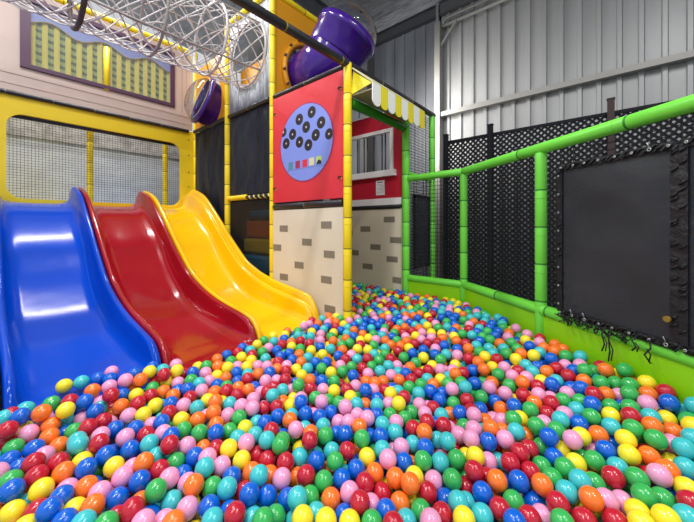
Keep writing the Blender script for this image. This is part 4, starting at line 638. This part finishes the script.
# orange side panel and big elbow
t = thing('tunnel_elbow', (2.62, 2.87, 3.2), 'large purple tube elbow with clear dome pointing up beyond orange panel', 'play tunnel')
m = MB('orange')
ho = [(2.62+.34*math.cos(2*PI*i/40), 3.2+.34*math.sin(2*PI*i/40)) for i in range(40)]
ring_hole(m, lambda x, z: (x, 2.87, z), 2.12, 3.25, 2.75, 3.95, ho, (0, .02, 0)); tag(m.build('orange_panel'), 'large orange panel beside tall yellow post', 'panel')
m = MB('orange', 'hoop_dark'); m.tube([(2.62+.385*math.cos(2*PI*i/48), 2.85, 3.2+.385*math.sin(2*PI*i/48)) for i in range(48)], .035, 10, closed=True)
for i in range(16): a = 2*PI*i/16+.1; m.tube([(2.62+.41*math.cos(a), 2.83, 3.2+.41*math.sin(a)), (2.62+.41*math.cos(a), 2.80, 3.2+.41*math.sin(a))], .013, 8, 1)
m.build('flange', t, 'orange bolted flange ring')
pc2 = Vector((2.60, 2.23, 3.47)); ax2 = Vector((.28, -.45, .85)).normalized()
m = MB('purple')
P0, D0, P1, D1 = Vector((2.62, 2.88, 3.2)), Vector((0, -1, 0)), pc2-ax2*.25, ax2
path = []
for i in range(17):
    u = i/16; h = .42
    path.append((2*u**3-3*u**2+1)*P0 + (u**3-2*u**2+u)*D0*h*1.4 + (-2*u**3+3*u**2)*P1 + (u**3-u**2)*D1*h*1.4)
m.tube(path, .315, 36, 0, False); m.tube(path, .30, 36, 0, False)
revolve(m, pc2, ax2, [(-.27, .31), (-.255, .322), (-.05, .328), (-.045, .345), (.03, .35), (.035, .31), (-.27, .30)], 40); m.build('elbow', t)
m = MB('dome'); revolve(m, pc2, ax2, [(.03+.32*math.sin(a)*.85, .32*math.cos(a)) for a in [i*PI/2/16 for i in range(17)]], 40); shell(m.build('clear_dome', t, 'clear bubble dome'))
# wall behind the orange panel/tower top
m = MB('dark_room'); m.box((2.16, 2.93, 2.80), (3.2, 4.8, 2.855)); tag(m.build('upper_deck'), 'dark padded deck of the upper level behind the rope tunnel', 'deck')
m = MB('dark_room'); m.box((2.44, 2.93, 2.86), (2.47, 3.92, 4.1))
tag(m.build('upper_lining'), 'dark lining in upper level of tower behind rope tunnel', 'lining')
m = MB('orange'); m.box((2.2, 2.98, 2.855), (2.38, 3.74, 3.42)); tag(m.build('foam_block', bevel=.04), 'orange foam block seen through the rope tunnel opening', 'foam block')

# ================================================================ YELLOW WALL ABOVE THE SLIDES
t = thing('yellow_wall_panel', (1.0, YB, 1.6), 'yellow padded wall panel with a long rounded net opening above the slides', 'panel')
m = MB('yellow_panel'); ring_hole(m, lambda x, z: (x, YB, z), -.45, 2.10, 1.55, 2.815, rrect(.175, 1.915, 1.69, 2.60, .13), (0, .04, 0)); m.build('surround', t)
for z_ in (1.75, 1.98, 2.2, 2.45, 2.68): m = MB('seam'); m.tube([(2.03, YB-.001, z_), (2.03, YB-.008, z_)], .011, 10); m.build('bolt', t)
m = MB('cord'); net(m, (.17, YB+.06, 1.66), (1.76, 0, 0), (0, 0, .97), 62, 34, .0018); m.build('netting', t, 'fine black square net')
m = MB('black_vinyl'); m.tube([(.1, YB+.075, 2.60), (1.98, YB+.075, 2.60)], .035, 12); m.build('upper_bar', t, 'black bar behind opening top')
for x_, y_ , l in ((.944, 5.3, 'yellow padded post behind the net, nearer the middle of opening'), (1.86, 5.3, 'yellow padded post behind the net, at its right end')):
    m = MB('yellow_vinyl', 'seam'); m.padded((x_, y_, 1.66), (x_, y_, 2.80), .036, .3); tag(m.build('padded_post'), l, 'post')
# pink house front
t = thing('house_front', (1.0, YB, 2.83), 'pale pink clad house front with a window, above the yellow wall', 'play panel')
m = MB('pink', 'pink_line'); ring_hole(m, lambda x, z: (x, YB, z), -.45, 2.085, 2.835, 3.96, rrect(.30, 1.80, 3.13, 3.86, .01, 1), (0, .03, 0))
for z_ in (2.91, 3.02): m.box((-.45, YB-.005, z_), (2.085, YB, z_+.02)); m.box((-.45, YB-.0055, z_-.006), (2.06, YB, z_), 1)
for x_ in (.06, .1, 1.93, 1.99): m.box((x_, YB-.004, 3.08), (x_+.012, YB, 3.96), 1)
for x_ in (-.1, 0.0): m.box((x_, YB-.004, 3.08), (x_+.008, YB, 3.96), 1)
m.build('cladding', t)
m = MB('purple_frame')
for a, b in (((.275, 3.155), (.355, 3.84)), ((1.775, 3.155), (1.825, 3.84)), ((.275, 3.11), (1.825, 3.155)), ((.275, 3.84), (1.825, 3.89))): m.box((a[0], YB-.03, a[1]), (b[0], YB+.01, b[1]))
fr = m.build('window_frame', t, 'purple window frame')
m = MB('plaid'); n = 90; vs = []
for i in range(n+1):
    x_ = .28+1.55*i/n; yy = YB+.055+.012*math.sin(x_*62)
    vs += [(x_, yy, 3.1), (x_, yy, 3.86)]
m.add(vs, [(2*i, 2*i+2, 2*i+3, 2*i+1) for i in range(n)], 0, True); m.build('curtain', t, 'yellow and green plaid curtain')
m = MB('valence_blue', 'seam'); pts = [(.29, 3.85)] ; low = []
for i in range(61): x_ = .29+1.52*i/60; low.append((x_, 3.655+.045*math.cos((x_-.52)*2*PI/.5)))
m.poly([(.29, YB+.025, 3.85)] + [(x_, YB+.025, z_) for x_, z_ in low] + [(1.81, YB+.025, 3.85)], (0, 1, 0), .008)
m.tube([(x_, YB+.022, z_) for x_, z_ in low], .006, 6, 1); m.build('valence', t, 'wavy blue valence')
m = MB('yellow_vinyl'); m.tube([(1.03, YB+.0, 3.10), (1.03, YB+.0, 3.64)], .03, 14); m.build('curtain_post', t, 'yellow upright in window')
m = MB('glass'); m.box((.355, YB-.015, 3.155), (1.775, YB-.012, 3.84)); m.build('pane', fr, 'clear shiny pane')

# ================================================================ RED WINDOW WALL IN THE BACK ROOM
t = thing('window_wall', (3.1, 2.34, 1.64), 'dark red wall with white framed window, set behind the awning', 'play panel')
XR = 3.09
m = MB('dark_red', 'white'); ring_hole(m, lambda y, z: (XR, y, z), 1.83, 2.95, 1.72, 2.72, rrect(1.965, 2.72, 2.04, 2.50, .005, 1), (.03, 0, 0))
m.box((XR-.008, 1.83, 2.72), (XR+.03, 2.95, 2.735), 1); m.build('wall_sheet', t)
m = MB('white')
for a, b in (((1.943, 2.042), (1.985, 2.485)), ((2.70, 2.042), (2.74, 2.485)), ((1.943, 2.485), (2.74, 2.525))): m.box((XR-.02, a[0], a[1]), (XR+.02, b[0], b[1]))
m.box((XR-.05, 1.905, 1.972), (XR+.02, 2.78, 2.042)); m.build('window_frame', t, 'white window frame and sill')
m = MB('white'); m.box((XR-.02, 1.83, 1.64), (XR+.03, 2.95, 1.718)); m.build('lower_trim', t, 'white trim board')
for y_ in (2.06, 2.16, 2.21, 2.33, 2.44, 2.49, 2.6): m = MB('steel_dark'); m.tube([(XR+.16, y_, 1.95), (XR+.16, y_, 2.6)], .009, 8); m.build('window_bar', t)
pipe('black_vinyl', (XR-.0, 1.84, 1.615), (XR-.0, 2.86, 1.615), .026, 'black padded pipe under the white trim of red window wall', 1.2)
t = thing('notice_sheet', (XR-.01, 2.12, 1.76), 'small white printed notice on dark red wall below the window', 'notice')
m = MB('paper', 'ink'); m.box((XR-.008, 2.065, 1.76), (XR-.001, 2.185, 1.935)); m.box((XR-.009, 2.085, 1.905), (XR-.0079, 2.165, 1.918), 1)
for i in range(7): m.box((XR-.0088, 2.078, 1.885-.016*i), (XR-.0079, 2.17-.02*(i % 3), 1.888-.016*i), 1)
m.build('sheet', t)

# ================================================================ AWNING
t = thing('striped_awning', (2.56, 1.66, 2.54), 'box awning with scalloped white and yellow edge over the opening', 'awning')
YF = 1.53
m = MB('awning_cream'); m.poly([(2.10, 1.745, 2.765), (2.10, YF, 2.585), (3.03, YF, 2.585), (3.03, 1.745, 2.765)], (0, -.6, .7), .012); m.build('sloping_top', t)
m = MB('awning_yellow'); m.poly([(2.125, 1.75, 2.755), (2.10, YF, 2.58), (2.10, 1.75, 2.54)], (1, 0, 0), .01); m.build('end_cheek', t, 'yellow triangular end')
m = MB('awning_yellow'); m.poly([(3.02, 1.75, 2.755), (3.02, YF, 2.54), (3.02, 1.75, 2.54)], (1, 0, 0), .01); m.build('end_cheek', t, 'yellow triangular end')
m = MB('awning_under'); m.box((2.11, YF+.005, 2.530), (3.02, 1.76, 2.54)); m.build('under_board', t, 'dull underside board')
for k in range(8):
    x0 = 2.102+k*.1155; w_ = .1155; m = MB('white' if k % 2 == 0 else 'awning_yellow'); r_ = w_/2
    pts = [(x0, YF, 2.59), (x0, YF, 2.40+r_*.8)] + [(x0+r_-r_*math.cos(PI*i/10), YF, 2.40+r_*.8-r_*.8*math.sin(PI*i/10)) for i in range(1, 10)] + [(x0+w_, YF, 2.40+r_*.8), (x0+w_, YF, 2.59)]
    m.poly(pts, (0, -1, 0), .008); m.build('scallop', t, ('white' if k % 2 == 0 else 'yellow')+' scallop')
# net and black mesh between the two green posts
m = MB('cord'); net(m, (3.14, YC+.01, .7), (.57, 0, 0), (0, 0, 2.05), 17, 62, .003); tag(m.build('safety_net'), 'black net hung between the two furthest green posts', 'net')
t = thing('laced_panel', (3.42, YC, .8), 'narrow black mesh panel laced between the two furthest green posts', 'panel')
m = MB('pad'); m.box((3.2, YC-.03, .9), (3.62, YC-.022, 1.74)); m.build('sheet', t)
m = MB('hem')
for a, b in (((3.2,.9),(3.24,1.76)), ((3.58,.9),(3.62,1.76)), ((3.2,1.72),(3.62,1.76))): m.box((a[0], YC-.034, a[1]), (b[0], YC-.02, b[1]))
m.build('hem', t)
m = MB('clip')
for i in range(24): m.box((3.175, YC-.035, .93+.035*i), (3.2, YC-.03, .937+.035*i)); m.box((3.62, YC-.035, .93+.035*i), (3.645, YC-.03, .937+.035*i))
m.build('lacing', t)

# ================================================================ GREEN FENCE
G0 = Vector((3.093, 1.74, 0)); G1 = Vector((3.09, 1.137, 0)); GD = Vector((-.609, -.793, 0)).normalized()
def G(s, z): p = G1+GD*s; return (p.x, p.y, z)
t = thing('green_fence', (2.9, .9, .12), 'bright green padded fence with black netting along right side of pit', 'fence')
m = MB('green_vinyl', 'green_seam'); m.padded((3.09, 1.74, 1.92), (3.09, 1.137, 1.93), .036, .6, ties=False); m.padded((3.09, 1.137, 1.93), G(3.0, 1.935), .038, .8); m.build('top_rail', t)
m = MB('green_vinyl', 'green_seam'); m.padded((3.09, 1.74, .82), (3.09, 1.137, .82), .036, .6, ties=False); m.padded((3.09, 1.137, .82), G(3.0, .82), .038, .5, ties=False); m.build('bottom_rail', t)
for s_ in (0, .936, 2.5):
    p = G1+GD*s_; m = MB('green_vinyl', 'green_seam'); m.padded((p.x, p.y, .12), (p.x, p.y, 1.90), .037, .24); m.build('post', t)
off = Vector((.793, -.609, 0))*.0
m = MB('cord'); net(m, (3.11, 1.74, .84), (0, -.6, 0), (0, 0, 1.06), 15, 26, .0026)
a = Vector(G(.0, .84)); net(m, a+Vector((.02, -.01, 0)), GD*3.0, (0, 0, 1.06), 72, 26, .0026); m.build('netting', t, 'black square safety net')
m = MB('lime'); IN = Vector((-.793, .609, 0))
m.box((3.075, 1.137, .12), (3.10, 1.74, .80))
q0 = Vector(G(0, .12)); q1 = Vector(G(3.0, .12)); n = 40; vs = []
for i in range(n+1):
    for j in range(5):
        z_ = .12+.68*j/4; p = q0+(q1-q0)*(i/n)+IN*(.012*math.sin(i*.9)*math.sin(PI*j/4)+.014); vs.append((p.x, p.y, z_))
m.add(vs, [(i*5+j, (i+1)*5+j, (i+1)*5+j+1, i*5+j+1) for i in range(n) for j in range(4)], 0, True)
m.build('skirt', t, 'lime vinyl skirt below bottom rail')
def pad(s0, s1, z0, z1, label):
    t = thing('mesh_pad', G((s0+s1)/2, z0), label, 'mesh pad')
    o_ = IN*.032
    def Q(s, z, k=0): p = G1+GD*s+o_+IN*k; return (p.x, p.y, z)
    m = MB('pad'); n = 24; vs = []
    for k in (0, -.006):
        for i in range(n+1):
            for j in range(n+1):
                a, b = i/n, j/n; e = min(1, min(a, 1-a, b, 1-b)*5); vs.append(Q(s0+(s1-s0)*a, z0+(z1-z0)*b, k+e*(.006*math.sin(6*a+4*b)+.004*math.sin(17*b))))
    g = lambda i, j: i*(n+1)+j; K = (n+1)**2; fs = [(g(i,j), g(i+1,j), g(i+1,j+1), g(i,j+1)) for i in range(n) for j in range(n)]
    m.add(vs, fs + [tuple(K+q for q in f[::-1]) for f in fs], 0, True); m.build('sheet', t)
    m = MB('hem')
    for a, b, c, d in ((s0, s0, z0, z1), (s1, s1, z0, z1), (s0, s1, z0, z0), (s0, s1, z1, z1)):
        m.bar(Q(a, c, .004), Q(b, d, .004), .014 if a == b else .014, .035, up=(GD if a == b else (0,0,1)))
    for i in range(70):   # rough laced edge
        s_ = s0+(s1-s0)*random.random(); zz = random.choice((z0, z1)); m.tube([Q(s_, zz-.012, .012), Q(s_+.02, zz+.02*random.uniform(-1, 1), .018), Q(s_+.035, zz+.012, .01)], .004, 5)
    for i in range(30):
        zz = z0+(z1-z0)*random.random(); ss = random.choice((s0, s1)); m.tube([Q(ss-.012, zz, .012), Q(ss+.005, zz+.012, .018), Q(ss+.014, zz+.02, .01)], .004, 5)
    m.build('hem', t, 'dark laced hem')
    nc = max(3, int((s1-s0)/.07))
    for i in range(nc):
        for zz in (z0, z1):
            s_ = s0+.02+(s1-s0-.04)*i/(nc-1)+random.uniform(-.008, .008); big = random.random() < .3; r_ = .0075 if big else .005
            m = MB('clip'); m.tube([Q(s_+r_*math.cos(a), zz+r_*math.sin(a), .02) for a in [k*PI/4 for k in range(8)]], .0028, 5, closed=True)
            if big: m.tube([Q(s_, zz+.01, .02), Q(s_-.008, zz+.035, .024)], .0025, 5)
            m.build('clip', t)
    for i in range(8 if s0 < 1.5 else 0):
        zz = z0+.05+(z1-z0-.1)*i/7; m = MB('clip'); m.tube([Q(s0+.005*math.cos(a), zz+.005*math.sin(a), .02) for a in [k*PI/4 for k in range(8)]], .0025, 5, closed=True); m.build('clip', t)
    return t, Q
t, Q = pad(1.125, 1.715, .86, 1.76, 'black mesh pad laced on netting of green fence, larger one fully in view')
m = MB('cord')
for i in range(34):
    s_ = 1.12+.42*i/34+random.uniform(-.01, .01); z0 = .85; L_ = random.uniform(.02, .05)
    m.tube([Q(s_, z0, .02), Q(s_+random.uniform(-.02, .02), z0-L_*.4, .02), Q(s_+random.uniform(-.03, .03), z0-L_, .012), Q(s_+random.uniform(-.04, .04), z0-L_*.6, .016)], .003, 5)
m.build('frayed_lacing', t)
for i in range(9):
    s_ = (1.18, 1.22, 1.27, 1.33, 1.38, 1.43, 1.46, 1.58, 1.63)[i]; L_ = (.05, .06, .04, .05, .05, .13, .17, .07, .1)[i]; m = MB('cord'); a = random.uniform(-.02, .02)
    m.tube([Q(s_, .86, .03), Q(s_+a, .86-L_*.3, .05), Q(s_-a*.5, .86-L_*.7, .045), Q(s_+a, .86-L_, .05)], .004, 6)
    m.tube([Q(s_, .86-L_*.4, .045), Q(s_+.02, .86-L_*.6, .05), Q(s_+.012, .86-L_*.95, .05)], .003, 6)
    m.build('loose_cord', t)
t2, Q2 = pad(1.745, 2.46, .86, 1.76, 'second black mesh pad on green fence, cut off by right edge of photo')
m = MB('brass'); m.box(*[tuple(c) for c in ((0,0,0),(0,0,0))]) if False else m.tube([Q(1.70, .98, .02), Q(1.70, .98, .035)], .014, 10); tag(m.build('padlock_body', t, 'small brass coloured fastener'), None, None)

# ================================================================ SLIDES
def slide(label, mt, x0, x1, hood=0, outer=False):
    t = thing('slide', ((x0+x1)/2, 2.03, .12), label, 'slide')
    Yk = [2.03, 2.045, 2.07, 2.11, 2.17, 2.25, 2.68, 2.95, 3.25, 3.62, 3.99, 4.3, 4.46, 4.6, 4.7, 4.78, 4.86]
    Yb = [2.03, 2.045, 2.07, 2.11, 2.17, 2.25, 2.68, 2.95, 3.25, 3.55, 3.7, 3.85, 3.99, 4.3, 4.46, 4.6, 4.7, 4.78, 4.86]
    Rk = [.46, .52, .59, .645, .685, .70, .757, .82, .93, 1.20, 1.50, 1.73, 1.79, 1.83, 1.85, 1.80, 1.66]
    Bk = [.505, .512, .518, .522, .525, .53, .565, .60, .70, .90, 1.03, 1.195, 1.31, 1.53, 1.59, 1.62, 1.635, 1.645, 1.65]
    ys = np.concatenate([np.linspace(2.03, 2.3, 16), np.linspace(2.34, 4.6, 60), np.linspace(4.63, 4.86, 12)])
    def sm(v, k):
        v = v.copy()
        for _ in range(k): v[1:-1] = .25*v[:-2]+.5*v[1:-1]+.25*v[2:]
        return v
    R_ = sm(np.interp(ys, Yk, Rk), 6); B_ = sm(np.interp(ys, Yb, Bk), 7); R_ = np.maximum(R_, B_-.04)
    R_ = R_ + hood*np.interp(ys, [3.2, 4.2, 4.86], [0, 1, .3])
    rows = []
    for y, zr, zb in zip(ys, R_, B_):
        h = max(zr-zb, .0); lo = zb-.16
        p = [(x0+.002, lo), (x0, zr-.03), (x0+.006, zr-.008), (x0+.02, zr), (x0+.036, zr-.006), (x0+.045, zr-.03), (x0+.052, zb+h*.45), (x0+.07, zb+h*.16+.004), (x0+.10, zb+.010), (x0+.15, zb)]
        xm = (x0+x1)/2; p += [(xm-.1, zb-.002), (xm, zb-.003), (xm+.1, zb-.002)]
        q = [(x0+x1-a, b) for a, b in p[:10]][::-1]
        if outer:   # thick outer flange on the open side
            e = .07*min(1, (y-2.03)/.15); q = [(a-(.055 if a > x1-.16 else 0), b) for a, b in q[:-1]]
            q[-1] = (x1-.055, zr-.02)
            q += [(x1-.05, zr-.01+e*.2), (x1-.04, zr+e*.7), (x1-.02, zr+e), (x1, zr+e*.8), (x1+.008, zr+e*.3-.03), (x1+.008, lo)]
        rows.append([(a, y, b) for a, b in p+q])
    k = len(rows[0]); m = MB(mt)
    front = [(a, 2.022, min(b, .50) if b > .46 else b) for a, _, b in rows[0]]
    rows = [[(a, 2.01, .25) for a, _, b in front], [(a, 2.012, min(b, .475)) for a, _, b in rows[0]]] + rows
    vs = [p for r in rows for p in r]
    m.add(vs, [(i*k+j+1, i*k+j, (i+1)*k+j, (i+1)*k+j+1) for i in range(len(rows)-1) for j in range(k-1)], 0, True)
    body = m.build('chute', t); md = body.modifiers.new('th', 'SOLIDIFY'); md.thickness = .006; md.offset = 1
    # support trestle below
    for x in (x0+.15, x1-.15):
        for y, z in ((3.7, .9), (4.5, 1.45)): m = MB('steel_dark'); m.tube([(x, y, .12), (x, y, z)], .02, 8); m.build('support_leg', t)
    return t
slide('wide glossy blue slide on the left, balls lying on its lip', 'blue_slide', .065, .71)
slide('glossy red slide between the blue one and the yellow one', 'red_slide', .72, 1.37, .0)
slide('glossy yellow slide with a thick outer rim beside the black mesh', 'yellow_slide', 1.375, 2.02, .03, True)
slide('second blue slide of which only a rim shows at left edge', 'blue_slide', -.60, .055)
m = MB('dark_room'); m.box((-.6, 4.875, .12), (2.05, 4.9, 1.54)); tag(m.build('slide_backing'), 'dark backing under the slides', 'backing')

# ================================================================ ROPE TUNNEL
t = thing('rope_tunnel', (.8, TY, TZ), 'white rope net crawl tunnel hanging across upper left, held open by hoops', 'rope tunnel')
def TC(x): return Vector((x, TY, TZ-.03*math.sin(PI*min(max((XA-x)/2.3, 0), 1))))
def TP(x, a, r=TR): c = TC(x); return (x, c.y+r*math.cos(a), c.z+r*math.sin(a))
for x_, mt, lab in ((2.075, 'rope', None), (1.62, 'rope', None), (1.07, 'rope_grey', None), (.52, 'hoop_dark', 'dark brown hoop'), (-.02, 'rope_grey', None), (-.55, 'rope_grey', None)):
    m = MB(mt); m.tube([TP(x_, 2*PI*i/40, TR+.004) for i in range(40)], .014 if mt != 'hoop_dark' else .02, 8, closed=True); m.build('hoop', t, lab)
for k in range(4):
    a = PI/4+PI/2*k; m = MB('rope_grey'); m.tube([TP(2.08-2.7*i/20, a, TR+.01) for i in range(21)], .0105, 8); m.build('long_rope', t)
m = MB('rope'); NS = 11; X0, X1 = 2.08, -.62; turns = 1.45
for sg in (1, -1):
    for k in range(NS):
        pts = []
        for i in range(91):
            u = i/90; x_ = X0+(X1-X0)*u; a = 2*PI*k/NS+sg*2*PI*turns*u; rr = TR+.004*math.sin(u*70+k)+(.003 if sg > 0 else -.003); pts.append(TP(x_, a+.10*math.sin(u*23+k*1.7+sg), rr))
        m.tube(pts, .0068, 6, 0, False)
for k in range(7):
    m.tube([TP(X0+(X1-X0)*i/40, 2*PI*(k+.3)/7+.12*math.sin(i*.9+k), TR) for i in range(41)], .0058, 6, 0, False)
m.build('net', t)

# ================================================================ BALLS
PAL = dict(B='0462d4', C='40c4cc', G='38b45a', Y='fce830', O='fa7a2a', R='c01c36', P='f0a0cc')
WORD = dict(B='blue', C='turquoise', G='green', Y='yellow', O='orange', R='red', P='pink')
for k, c in PAL.items(): M['ball_'+k] = mat('ball_'+WORD[k], c, .24, spec=.5, coat=.3)
BR = .035
def ball_mesh(c, n=28, rings=18):   # blow-moulded ball: slight seam ridge and a filler dimple
    vs = []; fs = []
    for i in range(1, rings):
        ph = PI*i/rings
        for k in range(n):
            th = 2*PI*k/n; r = BR + (.00025 if i == rings//2 else 0); vs.append((r*math.sin(ph)*math.cos(th), r*math.sin(ph)*math.sin(th), r*math.cos(ph)))
    vs += [(0, 0, BR-.0012), (0, 0, -BR)]
    a, b = len(vs)-2, len(vs)-1
    for i in range(rings-2):
        for k in range(n): fs.append((i*n+k, (i+1)*n+k, (i+1)*n+(k+1) % n, i*n+(k+1) % n))
    for k in range(n): fs.append((a, k, (k+1) % n)); fs.append((b, (rings-2)*n+(k+1) % n, (rings-2)*n+k))
    me = bpy.data.meshes.new('ball_'+WORD[c]); me.from_pydata(vs, [], fs); me.polygons.foreach_set('use_smooth', [True]*len(fs)); me.materials.append(M['ball_'+c]); me.update(); return me
BM = {c: ball_mesh(c) for c in PAL}
ZX = ('far left', 'left', 'centre', 'right', 'far right'); ZY = ('middle', 'near', 'front')
proto = None
KEYS = list(PAL)
for i in range(0, len(NEAR), 10):
    x, y, z = NEAR[i:i+3]; q = NEAR[i+3:i+10]; c = KEYS[q[0]]
    if proto is None: proto = bpy.data.objects.new('ball', BM[c]); o = proto
    else: o = proto.copy(); o.data = BM[c]
    C.objects.link(o); o.location = (x/1000, y/1000, z/1000)
    o.rotation_euler = (random.uniform(0, 6), random.uniform(0, 6), random.uniform(0, 6))
    bits = [WORD[KEYS[s]]+' '+wd for s, wd in zip(q[1:5], ('left', 'right', 'behind', 'in front')) if s < 7]
    tag(o, '%s ball, %s %s, with %s' % (WORD[c], ZY[q[6]], ZX[q[5]], ', '.join(bits)), 'ball', 'plastic balls nearest in the ball pit')
K = list(PAL); vs = []; fs = []; mi = []
n, rings = 20, 12; unit = []
for i in range(1, rings):
    for k in range(n): ph = PI*i/rings; th = 2*PI*k/n; unit.append((BR*math.sin(ph)*math.cos(th), BR*math.sin(ph)*math.sin(th), BR*math.cos(ph)))
unit += [(0, 0, BR), (0, 0, -BR)]; unit = np.array(unit); uf = []
a, b = len(unit)-2, len(unit)-1
for i in range(rings-2):
    for k in range(n): uf.append((i*n+k, (i+1)*n+k, (i+1)*n+(k+1) % n, i*n+(k+1) % n))
for k in range(n): uf.append((a, k, (k+1) % n)); uf.append((b, (rings-2)*n+(k+1) % n, (rings-2)*n+k))
off = 0
for j in range(0, len(REST), 4):
    vs += (unit+np.array(REST[j:j+3])/1000).tolist(); fs += [tuple(off+i for i in f) for f in uf]; mi += [REST[j+3]]*len(uf); off += len(unit)
me = bpy.data.meshes.new('pit_balls'); me.from_pydata(vs, [], fs)
for c in K: me.materials.append(M['ball_'+c])
me.polygons.foreach_set('material_index', mi); me.polygons.foreach_set('use_smooth', [True]*len(fs)); me.update()
o = bpy.data.objects.new('pit_balls', me); C.objects.link(o)
tag(o, 'mass of small multicoloured balls filling the rest of the pit behind the nearest ones', 'balls', None, 'stuff')

GROUPS = dict(padded_pipe='padded pipes of the play frame', slide='slides side by side', safety_mesh='dark mesh panels beside the yellow slide', stone_panel='stone-look panels',
              foam_step='foam steps behind the mesh', orange_panel='orange panels of the upper level', mesh_pad='black mesh pads on the green fence', padded_post='padded posts of the play frame')
for o in list(bpy.data.objects):
    if o.parent is None and o.get('category') and o.name.split('.')[0] in GROUPS: o['group'] = GROUPS[o.name.split('.')[0]]
